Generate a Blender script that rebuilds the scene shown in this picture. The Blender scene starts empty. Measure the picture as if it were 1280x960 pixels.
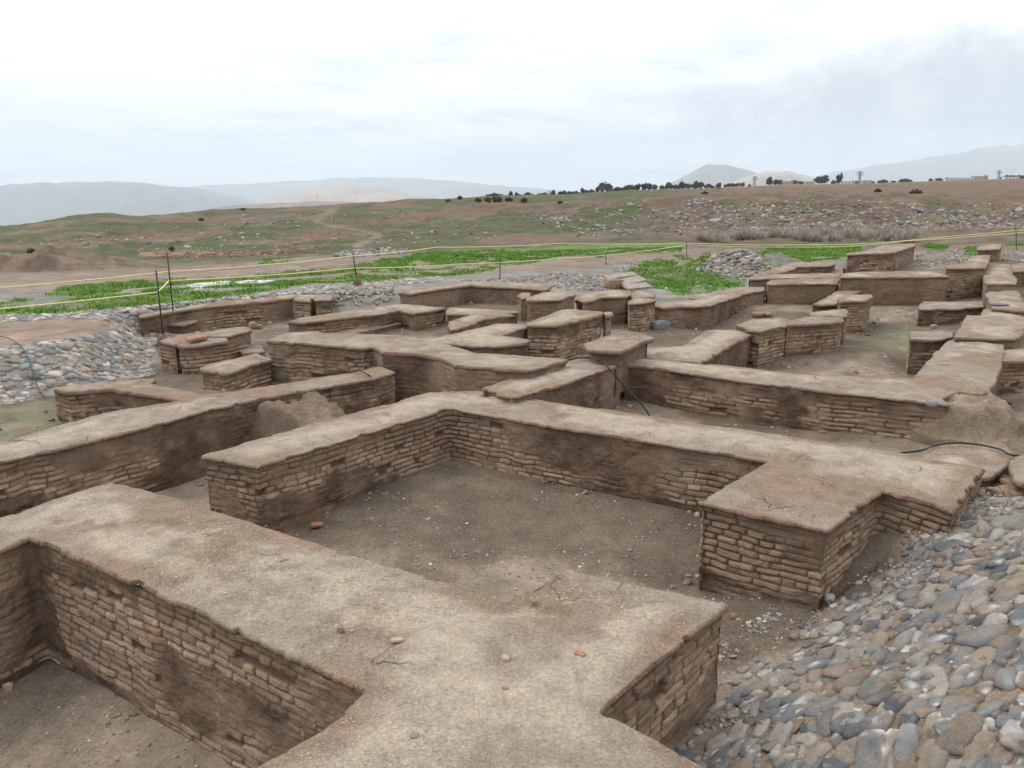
import bpy, math, random
import numpy as np
from mathutils import Vector
from mathutils.geometry import delaunay_2d_cdt

scene = bpy.context.scene
COL = scene.collection
rng = np.random.default_rng(7)
random.seed(7)

# ------------------------------------------------------------------ camera
CAM_H, FPX, PITCH = 3.6, 1000.0, math.atan(240/1000.0)
SP, CP = math.sin(PITCH), math.cos(PITCH)

def ray(px, py):
    dx, dz = px-640.0, 480.0-py
    return dx, dz*SP+FPX*CP, dz*CP-FPX*SP

def at(px, py, z):                       # point of the plane at height z
    X, Y, Z = ray(px, py); t = (z-CAM_H)/Z
    return (X*t, Y*t, z)

def at_y(px, py, yy):                    # point at forward distance yy
    X, Y, Z = ray(px, py); t = yy/Y
    return (X*t, yy, CAM_H+Z*t)

cam_d = bpy.data.cameras.new('camera'); cam = bpy.data.objects.new('camera', cam_d); COL.objects.link(cam)
cam.location = (0, 0, CAM_H); cam.rotation_euler = (math.pi/2-PITCH, 0, 0)
cam_d.sensor_width = 36; cam_d.lens = 36*FPX/1280; cam_d.clip_start = .05; cam_d.clip_end = 80000
scene.camera = cam

# ------------------------------------------------------------------ noise
def _h(ix, iy, seed):
    n = (ix.astype(np.int64)*374761393 + iy.astype(np.int64)*668265263 + int(seed)*974711) & 0xffffffff
    n = ((n ^ (n >> 13))*1274126177) & 0xffffffff
    n = ((n ^ (n >> 16))*2246822519) & 0xffffffff
    n = n ^ (n >> 15)
    return (n & 0xffffff)/float(0xffffff)

def vn(x, y, seed=0):
    x = np.asarray(x, float); y = np.asarray(y, float)+np.zeros_like(x); x = x+np.zeros_like(y)
    ix = np.floor(x); iy = np.floor(y); fx = x-ix; fy = y-iy
    fx = fx*fx*fx*(fx*(fx*6-15)+10); fy = fy*fy*fy*(fy*(fy*6-15)+10)
    a = _h(ix, iy, seed); b = _h(ix+1, iy, seed); c = _h(ix, iy+1, seed); d = _h(ix+1, iy+1, seed)
    return (a+(b-a)*fx)*(1-fy)+(c+(d-c)*fx)*fy

def fbm(x, y, seed=0, o=4, g=.5):
    x = np.asarray(x, float); y = np.asarray(y, float)
    s = 0; a = 1; t = 0
    for k in range(o):
        s = s+a*vn(x*2**k+13.7*k, y*2**k-7.3*k, seed+k*31); t += a; a *= g
    return s/t

def ss(a, b, x):
    t = np.clip((x-a)/(b-a), 0, 1); return t*t*(3-2*t)

def mix(a, b, t):
    t = np.asarray(t)[..., None]; return np.asarray(a)*(1-t)+np.asarray(b)*t

# ------------------------------------------------------------------ object helpers
def tag(o, label=None, cat=None, group=None, kind=None):
    if label: o['label'] = label
    if cat: o['category'] = cat
    if group: o['group'] = group
    if kind: o['kind'] = kind
    return o

def empty(name, loc=(0, 0, 0), rz=0):
    o = bpy.data.objects.new(name, None); COL.objects.link(o)
    o.location = loc; o.rotation_euler = (0, 0, rz); o.empty_display_size = .2
    return o

def link(name, me, parent=None):
    o = bpy.data.objects.new(name, me); COL.objects.link(o)
    if parent is not None: o.parent = parent
    return o

def mesh_np(name, V, Fq=None, Ft=None, col=None, mat=None, smooth=True):
    """V (n,3); Fq (m,4) quads; Ft (k,3) triangles; col (n,3) linear albedo."""
    me = bpy.data.meshes.new(name)
    V = np.asarray(V, np.float32)
    fs = []; 
    nq = 0 if Fq is None else len(Fq); nt = 0 if Ft is None else len(Ft)
    me.vertices.add(len(V)); me.vertices.foreach_set('co', V.ravel())
    li = np.concatenate([np.asarray(f, np.int32).ravel() for f in (Fq, Ft) if f is not None and len(f)])
    me.loops.add(len(li)); me.loops.foreach_set('vertex_index', li)
    me.polygons.add(nq+nt)
    st = np.concatenate([np.arange(nq)*4, nq*4+np.arange(nt)*3]).astype(np.int32)
    me.polygons.foreach_set('loop_start', st)
    me.polygons.foreach_set('use_smooth', np.full(nq+nt, smooth))
    me.update(calc_edges=True); me.validate()
    if col is not None:
        c = np.ones((len(V), 4), np.float32); c[:, :3] = np.clip(col, 0, 1)
        at_ = me.color_attributes.new('Col', 'FLOAT_COLOR', 'POINT'); at_.data.foreach_set('color', c.ravel())
    if mat: me.materials.append(mat)
    return me

def grid_quads(nr, nc, wrap=False):
    i = np.arange(nr-1)[:, None]; j = np.arange(nc if wrap else nc-1)[None, :]
    j2 = (j+1) % nc
    return np.stack([i*nc+j, i*nc+j2, (i+1)*nc+j2, (i+1)*nc+j], -1).reshape(-1, 4)

def shade_origin(root, V):
    return np.asarray(V)-np.asarray(root.location)

class MB:
    """collects simple solids into one mesh"""
    def __init__(s): s.v = []; s.f = []
    def add(s, vs, fs):
        n = len(s.v); s.v += [tuple(p) for p in vs]; s.f += [tuple(i+n for i in f) for f in fs]
    def box(s, c, sz, rz=0, j=0, tilt=0):
        cx, cy, cz = c; a, b, h = (k/2 for k in sz); vs = []
        for z in (-h, h):
            for x, y in ((-a, -b), (a, -b), (a, b), (-a, b)):
                x += random.uniform(-j, j); y += random.uniform(-j, j); zz = z+random.uniform(-j, j)+x*math.tan(tilt)
                vs.append((cx+x*math.cos(rz)-y*math.sin(rz), cy+x*math.sin(rz)+y*math.cos(rz), cz+zz))
        s.add(vs, [(3, 2, 1, 0), (4, 5, 6, 7), (0, 1, 5, 4), (1, 2, 6, 5), (2, 3, 7, 6), (3, 0, 4, 7)])
    def tube(s, pts, r, n=8, taper=None):
        pts = [Vector(p) for p in pts]; vs = []; fs = []; m = len(pts)
        for i, p in enumerate(pts):
            d = (pts[min(i+1, m-1)]-pts[max(i-1, 0)]).normalized()
            a = d.orthogonal() if abs(d.z) > .95 else d.cross(Vector((0, 0, 1))); a.normalize(); b = d.cross(a)
            rr = r if taper is None else r+(taper-r)*i/(m-1)
            for k in range(n):
                t = 2*math.pi*k/n; vs.append(p+a*math.cos(t)*rr+b*math.sin(t)*rr)
        for i in range(m-1):
            for k in range(n): fs.append((i*n+k, i*n+(k+1) % n, (i+1)*n+(k+1) % n, (i+1)*n+k))
        fs.append(tuple(range(n))[::-1]); fs.append(tuple((m-1)*n+k for k in range(n)))
        s.add(vs, fs)
    def mesh(s, name, mat, smooth=False):
        me = bpy.data.meshes.new(name); me.from_pydata(s.v, [], s.f); me.update(); me.validate()
        if mat: me.materials.append(mat)
        if smooth: me.polygons.foreach_set('use_smooth', [True]*len(me.polygons))
        return me
    def build(s, name, mat, parent=None, smooth=False):
        return link(name, s.mesh(name, mat, smooth), parent)

def bevel(o, w, seg=2):
    m = o.modifiers.new('bevel', 'BEVEL'); m.width = w; m.segments = seg; m.limit_method = 'ANGLE'; m.angle_limit = .6
    return o

def smooth_line(pts, n=8):
    P = [Vector(p) for p in pts]; out = []
    for i in range(len(P)-1):
        p0 = P[max(i-1, 0)]; p1 = P[i]; p2 = P[i+1]; p3 = P[min(i+2, len(P)-1)]
        for k in range(n):
            t = k/n
            out.append(.5*((2*p1)+(-p0+p2)*t+(2*p0-5*p1+4*p2-p3)*t*t+(-p0+3*p1-3*p2+p3)*t**3))
    out.append(P[-1]); return out

# ------------------------------------------------------------------ materials
def new_mat(name):
    m = bpy.data.materials.new(name); m.use_nodes = True
    nt = m.node_tree; b = nt.nodes['Principled BSDF']
    return m, nt, b

def N(nt, t, **kw):
    n = nt.nodes.new(t)
    for k, v in kw.items():
        if k in ('op',): n.operation = v
        elif hasattr(n, k) and not k.startswith('i_'): setattr(n, k, v)
    return n

def mathn(nt, op, a, b=None, c=None):
    n = nt.nodes.new('ShaderNodeMath'); n.operation = op
    for i, v in enumerate((a, b, c)):
        if v is None: continue
        if hasattr(v, 'is_linked') or isinstance(v, bpy.types.NodeSocket): nt.links.new(v, n.inputs[i])
        else: n.inputs[i].default_value = v
    return n.outputs[0]

def noise(nt, vec, scale, detail=4, rough=.6):
    n = nt.nodes.new('ShaderNodeTexNoise'); n.inputs['Scale'].default_value = scale
    n.inputs['Detail'].default_value = detail; n.inputs['Roughness'].default_value = rough
    nt.links.new(vec, n.inputs['Vector']); return n.outputs['Fac']

def ramp(nt, fac, stops):
    r = nt.nodes.new('ShaderNodeValToRGB'); e = r.color_ramp.elements
    while len(e) < len(stops): e.new(.5)
    for k, (p, c) in enumerate(stops):
        e[k].position = p; e[k].color = (c, c, c, 1) if not isinstance(c, tuple) else (*c, 1)
    nt.links.new(fac, r.inputs['Fac']); return r.outputs['Color']

def mixc(nt, mode, fac, a, b):
    m = nt.nodes.new('ShaderNodeMix'); m.data_type = 'RGBA'; m.blend_type = mode
    for s, v in ((m.inputs['Factor'], fac), (m.inputs[6], a), (m.inputs[7], b)):
        if isinstance(v, bpy.types.NodeSocket): nt.links.new(v, s)
        elif isinstance(v, tuple): s.default_value = (*v, 1)
        else: s.default_value = v
    return m.outputs[2]

def earth_mat(name, fine=60, var=.35, specks=None, bump=.5, bdist=.01, rough=.95, grain=260, light=(.62, .56, .45), dark=(.06, .045, .035)):
    m, nt, b = new_mat(name); L = nt.links
    geo = nt.nodes.new('ShaderNodeNewGeometry'); pos = geo.outputs['Position']
    at_ = nt.nodes.new('ShaderNodeAttribute'); at_.attribute_name = 'Col'
    n1 = noise(nt, pos, fine, 6, .7); n2 = noise(nt, pos, fine*.13, 5, .6); n3 = noise(nt, pos, grain, 2, .5)
    c = mixc(nt, 'MULTIPLY', 1.0, at_.outputs['Color'], ramp(nt, n1, [(.25, 1-var), (.75, 1+var)]))
    c = mixc(nt, 'MULTIPLY', 1.0, c, ramp(nt, n2, [(.3, 1-var*.6), (.7, 1+var*.6)]))
    if name == 'bare_earth':
        for s_ in (.35, 1.3):
            c = mixc(nt, 'MULTIPLY', 1.0, c, ramp(nt, noise(nt, pos, s_, 5, .7), [(.3, .72), (.7, 1.28)]))
    if specks:
        nb = noise(nt, pos, grain*.28, 5, .75)
        c = mixc(nt, 'MULTIPLY', 1.0, c, ramp(nt, nb, [(.30, 1-.36*specks), (.5, 1.0), (.70, 1+.32*specks)]))
        c = mixc(nt, 'MIX', ramp(nt, n3, [(.62, 0.0), (.70, specks)]), c, light)
        n4 = noise(nt, pos, grain*.6, 2, .5)
        c = mixc(nt, 'MIX', ramp(nt, n4, [(.66, 0.0), (.72, specks*.8)]), c, dark)
    crack = None
    if name == 'straw_mud_coping':
        wv = nt.nodes.new('ShaderNodeVectorMath'); wv.operation = 'MULTIPLY_ADD'; nz = nt.nodes.new('ShaderNodeTexNoise'); nz.inputs['Scale'].default_value = 4; nz.inputs['Detail'].default_value = 4
        L.new(pos, nz.inputs['Vector']); L.new(nz.outputs['Color'], wv.inputs[0]); wv.inputs[1].default_value = (.35, .35, .35); L.new(pos, wv.inputs[2])
        vo = nt.nodes.new('ShaderNodeTexVoronoi'); vo.feature = 'DISTANCE_TO_EDGE'; vo.inputs['Scale'].default_value = 1.5; L.new(wv.outputs[0], vo.inputs['Vector'])
        msk = ramp(nt, noise(nt, pos, .9, 3, .5), [(.56, 0.0), (.66, 1.0)])
        crack = mathn(nt, 'MULTIPLY', ramp(nt, vo.outputs['Distance'], [(.004, 1.0), (.016, 0.0)]), msk)
        c = mixc(nt, 'MULTIPLY', crack, c, (.45, .40, .36))
    L.new(c, b.inputs['Base Color']); b.inputs['Roughness'].default_value = rough
    b.inputs['Specular IOR Level'].default_value = .2
    h = mathn(nt, 'ADD', mathn(nt, 'MULTIPLY', n1, .7), mathn(nt, 'MULTIPLY', n3, .35))
    if crack is not None: h = mathn(nt, 'SUBTRACT', h, mathn(nt, 'MULTIPLY', crack, .9))
    bp = nt.nodes.new('ShaderNodeBump'); bp.inputs['Strength'].default_value = bump; bp.inputs['Distance'].default_value = bdist
    L.new(h, bp.inputs['Height']); L.new(bp.outputs['Normal'], b.inputs['Normal'])
    return m

def plain(name, col, rough=.7, metal=0.0, var=.15, scale=8.0, bump=.0):
    m, nt, b = new_mat(name); L = nt.links
    tc = nt.nodes.new('ShaderNodeTexCoord')
    n1 = noise(nt, tc.outputs['Object'], scale, 5, .65)
    c = mixc(nt, 'MULTIPLY', 1.0, tuple(col), ramp(nt, n1, [(.3, 1-var), (.7, 1+var)]))
    L.new(c, b.inputs['Base Color']); b.inputs['Roughness'].default_value = rough; b.inputs['Metallic'].default_value = metal
    if bump:
        bp = nt.nodes.new('ShaderNodeBump'); bp.inputs['Strength'].default_value = bump; bp.inputs['Distance'].default_value = .01
        L.new(n1, bp.inputs['Height']); L.new(bp.outputs['Normal'], b.inputs['Normal'])
    return m

M_BRICK = earth_mat('mud_brick', 60, .34, .30, .8, .010, grain=200)
M_CAP = earth_mat('straw_mud_coping', 40, .34, .75, .9, .014, grain=150)
M_GROUND = earth_mat('bare_earth', 26, .30, .55, .7, .016, grain=100)
M_STONE = earth_mat('river_stone', 30, .22, .30, .4, .006, rough=.92, grain=140, light=(.6, .58, .54))
M_FAR = earth_mat('far_earth', .12, .3, None, .2, .05, grain=2)
M_GRASS = None

# ------------------------------------------------------------------ polygons
def seg_dist(P, A, B):
    """distance from points P (n,2) to segments A-B (m,2), min over segments"""
    out = np.full(len(P), 1e9)
    for a, b in zip(A, B):
        d = b-a; L2 = max(float(d@d), 1e-12)
        t = np.clip(((P-a)@d)/L2, 0, 1)
        q = P-a-t[:, None]*d
        out = np.minimum(out, np.hypot(q[:, 0], q[:, 1]))
    return out

def inside(P, poly):
    x, y = P[:, 0], P[:, 1]; r = np.zeros(len(P), bool); n = len(poly)
    for i in range(n):
        x1, y1 = poly[i]; x2, y2 = poly[(i+1) % n]
        if y1 == y2: continue
        c = ((y1 > y) != (y2 > y)) & (x < (x2-x1)*(y-y1)/(y2-y1)+x1)
        r ^= c
    return r

def ccw(p):
    p = np.asarray(p, float); x, y = p.T
    return p if np.sum(x*np.roll(y, -1)-np.roll(x, -1)*y) > 0 else p[::-1].copy()

def densify(p, du, rad):
    nxt = np.roll(p, -1, 0); out = []
    for a, b in zip(p, nxt):
        n = max(1, int(round(np.hypot(*(b-a))/du)))
        out.append(a+(b-a)*np.arange(n)[:, None]/n)
    q = np.concatenate(out)
    k = max(1, int((rad/du)**2*1.2))
    for _ in range(min(k, 60)): q = .25*np.roll(q, 1, 0)+.5*q+.25*np.roll(q, -1, 0)
    # resample evenly
    d = np.hypot(*(np.roll(q, -1, 0)-q).T); s = np.concatenate([[0], np.cumsum(d)]); Lt = s[-1]
    m = max(24, int(Lt/du)); t = np.arange(m)*Lt/m
    qq = np.vstack([q, q[:1]])
    return np.stack([np.interp(t, s, qq[:, 0]), np.interp(t, s, qq[:, 1])], 1), t, Lt

def normals(q, k=2):
    t = np.roll(q, -k, 0)-np.roll(q, k, 0); t /= np.maximum(np.hypot(*t.T), 1e-9)[:, None]
    n = np.stack([t[:, 1], -t[:, 0]], 1)
    return n

def fill_top(loop, cell, zfun):
    """triangulated top over a closed loop; zfun(P, d)->z, d = distance to the loop"""
    lo, hi = loop.min(0), loop.max(0)
    gx, gy = np.meshgrid(np.arange(lo[0], hi[0], cell), np.arange(lo[1], hi[1], cell*.87))
    gx = gx+(np.arange(gx.shape[0]) % 2)[:, None]*cell*.5
    P = np.stack([gx.ravel(), gy.ravel()], 1); P = P+rng.uniform(-.2, .2, P.shape)*cell
    P = P[inside(P, loop)]
    st = max(1, int(len(loop)/400)); lp = loop[::st]
    d = seg_dist(P, lp, np.roll(lp, -1, 0)) if len(P) else np.zeros(0)
    P = P[d > cell*.7]
    allp = np.vstack([loop, P]); n = len(loop)
    ed = [(i, (i+1) % n) for i in range(n)]
    v, e, f, *_ = delaunay_2d_cdt([Vector(p) for p in allp], ed, [], 1, 1e-6)
    v = np.array([(a.x, a.y) for a in v]); f = np.array([t for t in f if len(t) == 3])
    d = seg_dist(v, lp, np.roll(lp, -1, 0))
    # orient up
    a, b, c = v[f[:, 0]], v[f[:, 1]], v[f[:, 2]]
    cr = (b[:, 0]-a[:, 0])*(c[:, 1]-a[:, 1])-(b[:, 1]-a[:, 1])*(c[:, 0]-a[:, 0])
    f[cr < 0] = f[cr < 0][:, ::-1]
    return np.column_stack([v, zfun(v, d)]), f, d

# ------------------------------------------------------------------ mud-brick walls
PALE = np.array((.325, .238, .170)); MUD = np.array((.122, .081, .056)); RED = np.array((.27, .14, .09)); GREY = np.array((.26, .255, .24))

def brick_field(u, v, seed, hc, Lb, bias, hface):
    wob = .55*hc*(vn(u*.8, v*1.5, seed)-.5)+.40*hc*(vn(u*4, v*6, seed+5)-.5)
    r = (v+wob)/hc; row = np.floor(r); fy = r-row
    h1 = _h(row, row*0+3, seed+11); Lr = Lb*(.75+.6*_h(row, row*0+9, seed+12))
    x = u/Lr+h1*9+1.3*(vn(u*2.2+row*17.3, row*5.1, seed+2)-.5)
    ci = np.floor(x); fx = x-ci
    a = _h(ci, row, seed+20); b = _h(ci, row, seed+21); c = _h(ci, row, seed+22); e = _h(ci, row, seed+23)
    dx = np.minimum(fx, 1-fx)*Lr-(.002+.007*b); dy = np.minimum(fy, 1-fy)*hc-(.001+.006*e)
    rr = hc*(.13+.16*_h(ci, row, seed+24))
    qx = np.maximum(rr-dx, 0); qy = np.maximum(rr-dy, 0)
    p = np.clip((rr-np.hypot(qx, qy))/rr, 0, 1); prof = np.sqrt(1-(1-p)**2)
    rough = fbm(u*11, v*15, seed+40, 4, .6)-.5
    jd = .010+.018*ss(.44, .62, fbm(u*1.7, v*2.4, seed+41, 3)); disp = -jd+prof*(jd+.020*(a-.5)+.012*(fx-.5)*(e-.5))+.024*rough*prof
    gone = a < .035
    disp = np.where(gone, -.045+.01*rough, disp)
    top = 1-ss(.03, .26, v+.10*(vn(u*1.3, 3.3, seed+6)-.5)); bot = ss(hface-.10, hface-.0, v+.12*(vn(u*1.7, 7.7, seed+7)-.5))
    fld = fbm(u*.75, v*1.5, seed+50, 4)+bias+.10*top+.22*bot
    fld = fld+.10*(fbm(u*7, v*9, seed+51, 3)-.5); m = ss(.49, .56, fld)
    ero = .05*(fbm(u*.55, v*.8, seed+60, 3)-.5)
    res = .04+.5*ss(.45, .62, fbm(u*2.1, v*2.6, seed+62, 3))
    lump = -.006+.050*(fbm(u*3.6, v*5.0, seed+61, 6, .68)-.5)+res*(disp+.012)
    out = disp*(1-m)+lump*m+ero-.012*bot+.006*(fbm(u*22, v*26, seed+63, 2)-.5)
    br = mix(PALE*.70, PALE*1.36, c); br = mix(br, np.array((.30, .20, .135)), (b < .22)*.6)
    br = np.where((b > .94)[..., None], RED*1.05*.75+PALE*.25, br); br = np.where((e > .994)[..., None], GREY, br)
    br = mix(br, MUD*1.35, np.clip(top*.9+.35*ss(.40, .56, fbm(u*.5, v*.9, seed+70, 3)), 0, 1)*.8)
    mud = mix(MUD*.74, MUD*1.55, ss(.25, .75, fbm(u*3.2, v*4, seed+71, 5, .65))) 
    mud = mix(mud, PALE*.86, ss(.46, .62, fbm(u*.6+9, v*.7, seed+72, 3))*(.55 if bias < .4 else .8))
    if bias > .4: mud = mix(mud, np.array((.215, .150, .104)), np.full(u.shape, .55))
    jm = MUD*1.0
    colr = mix(np.broadcast_to(jm, br.shape), br, prof*(1-gone))
    colr = mix(colr, mud, m)
    return out, colr

def cap_colour(P, d, seed):
    x, y = P[:, 0], P[:, 1]
    f = fbm(x*.7, y*.7, 300+seed, 5, .6); g = fbm(x*2.6, y*2.6, 320, 4, .6)
    w = ss(.06, .30, d+.16*(vn(x*2.3, y*2.3, 77)-.5))
    pale = np.array((.325, .272, .212)); brown = np.array((.195, .137, .098)); red = np.array((.205, .138, .097)); grey = np.array((.24, .206, .172))
    c = mix(brown, red, ss(.45, .6, g)); c = mix(c, grey, ss(.42, .6, fbm(x*1.1+50, y*1.1, 330, 4))*.7)
    return mix(c, pale, np.clip(w*ss(.43, .60, f+.35*(g-.5))+.06, 0, 1)*.95)

CAPZ = {}
def make_wall(key, name, cat, label, ztop, zbase, bias, hc, poly, group=None):
    P0 = ccw(poly); cen = P0.mean(0)
    seed = sum(ord(ch)*(i+3) for i, ch in enumerate(key)) % 9000
    dist = float(np.min(np.hypot(*P0.T))); dist = max(dist, 3.0)
    du = float(np.clip(.0022*dist, .011, .034)); dv = float(np.clip(.00135*dist, .0075, .017))
    root = empty(name, (float(cen[0]), float(cen[1]), zbase)); tag(root, label, cat, group, 'thing')
    q, u, Lt = densify(P0, du, .032)
    n = normals(q, max(1, int(.03/du)))
    q = q+n*(.035*(fbm(u*.9, u*0+seed, seed, 3)-.5)+.0)[:, None]
    # seam-free u: noise is sampled on u, seam sits at one vertex of the loop
    ztopu = ztop-.012*(vn(u*.8, u*0+8, seed+6)-.3)
    thick = .055 if key in ('W1', 'ML', 'O', 'G', 'N') else .075
    ztopu = ztopu-.018*ss(.58, .74, fbm(u*1.1, u*0+2, seed+19, 4))
    t_cap = thick+.035*(fbm(u*1.3, 0*u+1, seed+3, 3)-.5)
    if key == 'M': t_cap = np.full(len(u), .085)
    ov = .004+.022*(fbm(u*2.6, u*0+5, seed+4, 3)-.5)
    if key in ('H', 'I', 'J', 'V1', 'V2', 'S', 'U', 'W', 'K', 'K2', 'L'): ov = ov+.012
    hface = ztop-.05-zbase
    nr = max(6, int(hface/dv)+1)
    v = np.linspace(0, hface, nr)
    U, Vv = np.meshgrid(u, v)
    # visible face height above the local floor
    fl = float(floor_z(np.array([[cen[0], cen[1]]]))[0]); hvis = max(.15, ztop-.05-fl)
    disp, col = brick_field(U, Vv, seed, hc, .20, bias, hvis)
    sw = u > Lt-.28                                       # close the loop without a seam
    d2, c2 = brick_field(U[:, sw]-Lt, Vv[:, sw], seed, hc, .20, bias, hvis)
    t2 = ss(Lt-.28, Lt-.02, U[:, sw]); disp[:, sw] = disp[:, sw]*(1-t2)+d2*t2; col[:, sw] = mix(col[:, sw], c2, t2)
    disp = disp-(.11 if key == 'M' else .026)
    Z = (ztopu-t_cap)[None, :]+.004-Vv*1.0
    XY = q[None, :, :]+n[None, :, :]*disp[..., None]
    V3 = np.concatenate([XY, Z[..., None]], -1).reshape(-1, 3)
    F = grid_quads(nr, len(u), True)[:, ::-1]
    me = mesh_np('masonry', V3-np.array(root.location), F, None, col.reshape(-1, 3), M_BRICK)
    link('plaster_face' if bias > .4 else 'masonry', me, root)
    # coping
    chip = ss(.62, .72, fbm(u*5.0, u*0+2, seed+9, 3)); jt = np.abs(((u/.23+.5*vn(u*2, u*0, seed+8)) % 1)-.5)*.23
    jn = ss(.006, .0, jt-.004)*ss(.35, .6, vn(u*.5, u*0+4, seed+13))
    rag = .026*(fbm(u*7, u*0+6, seed+14, 3)-.5)-.032*chip-.014*jn-.024*ss(.60, .76, fbm(u*1.4, u*0+3, seed+18, 4))
    prof = [(-.22 if key == 'M' else -.07, 0.0, 0), (ov-.012, .0, .6), (ov+.002, .14, 1), (ov+.004, .40, 1), (ov-.003, .66, 1), (ov-.014, .85, .7), (ov-.032, .96, .4), (ov-.060, 1.0, 0)]
    rows = []; cols = []
    for k, (o_, f_, w_) in enumerate(prof):
        off = o_+rag*w_+0*u
        xy = q+n*off[:, None]
        z = ztopu-t_cap+t_cap*f_+.006*(vn(u*7, u*0+k, seed+30+k)-.5)*(k < 7)
        if k == 7: z = None
        rows.append((xy, z))
    ring = rows[-1][0]
    cell = float(np.clip(.0032*dist, .016, .06))
    def zf(Pp, d):
        x, y = Pp[:, 0], Pp[:, 1]
        wr = ss(.0, .12, d)
        return (ztop-.006-.012*(1-wr)+.034*(fbm(x*1.3, y*1.3, seed, 3)-.5)*wr+.022*(fbm(x*5, y*5, seed+1, 4)-.5)-.020*ss(.60, .70, fbm(x*2.2, y*2.2, seed+2, 3))*wr
                +.022*ss(.05, .4, d))
    # thin out the ring for coarse tops
    Vt, Ft, dt = fill_top(ring, cell, zf)
    zr = np.minimum(zf(ring, np.zeros(len(ring))), ztopu+.012)
    Vs = []
    for xy, z in rows[:-1]: Vs.append(np.column_stack([xy, np.minimum(z, zr+.004) if z is not None else zr]))
    Vs.append(np.column_stack([ring, zr]))
    ns = len(u); Vs = np.concatenate(Vs)
    Fs = grid_quads(len(prof), ns, True)
    ce = cap_colour(np.tile(q, (len(prof), 1)), np.zeros(ns*len(prof)), seed)
    wgt = np.repeat(np.array([0, 0, .05, .2, .5, .8, 1, 1.0]), ns)
    ce = mix(np.broadcast_to(MUD*1.05, ce.shape), ce, wgt)
    ce = mix(ce, RED, np.tile(ss(.55, .7, vn(u*3.1, u*0+1, seed+17)), len(prof))*(1-wgt)*.6)
    ct = cap_colour(Vt[:, :2], dt+.04, seed)
    # weld the fill to the ring
    Vall = np.concatenate([Vs, Vt]); Call = np.concatenate([ce, ct])
    remap = np.arange(len(Vall)); base = len(Vs)
    dd = {}
    for i, p in enumerate(ring): dd[(round(p[0], 4), round(p[1], 4))] = (len(prof)-1)*ns+i
    for i in range(min(len(Vt), ns+5)):
        kk = dd.get((round(Vt[i, 0], 4), round(Vt[i, 1], 4)))
        if kk is not None: remap[base+i] = kk; Call[kk] = Call[base+i]
    Ft2 = remap[Ft+base]
    CAPZ[key] = (zf, ring)
    me = mesh_np('mud_cap', Vall-np.array(root.location), Fs, Ft2, Call, M_CAP)
    link('mud_cap', me, root)
    return root
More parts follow.
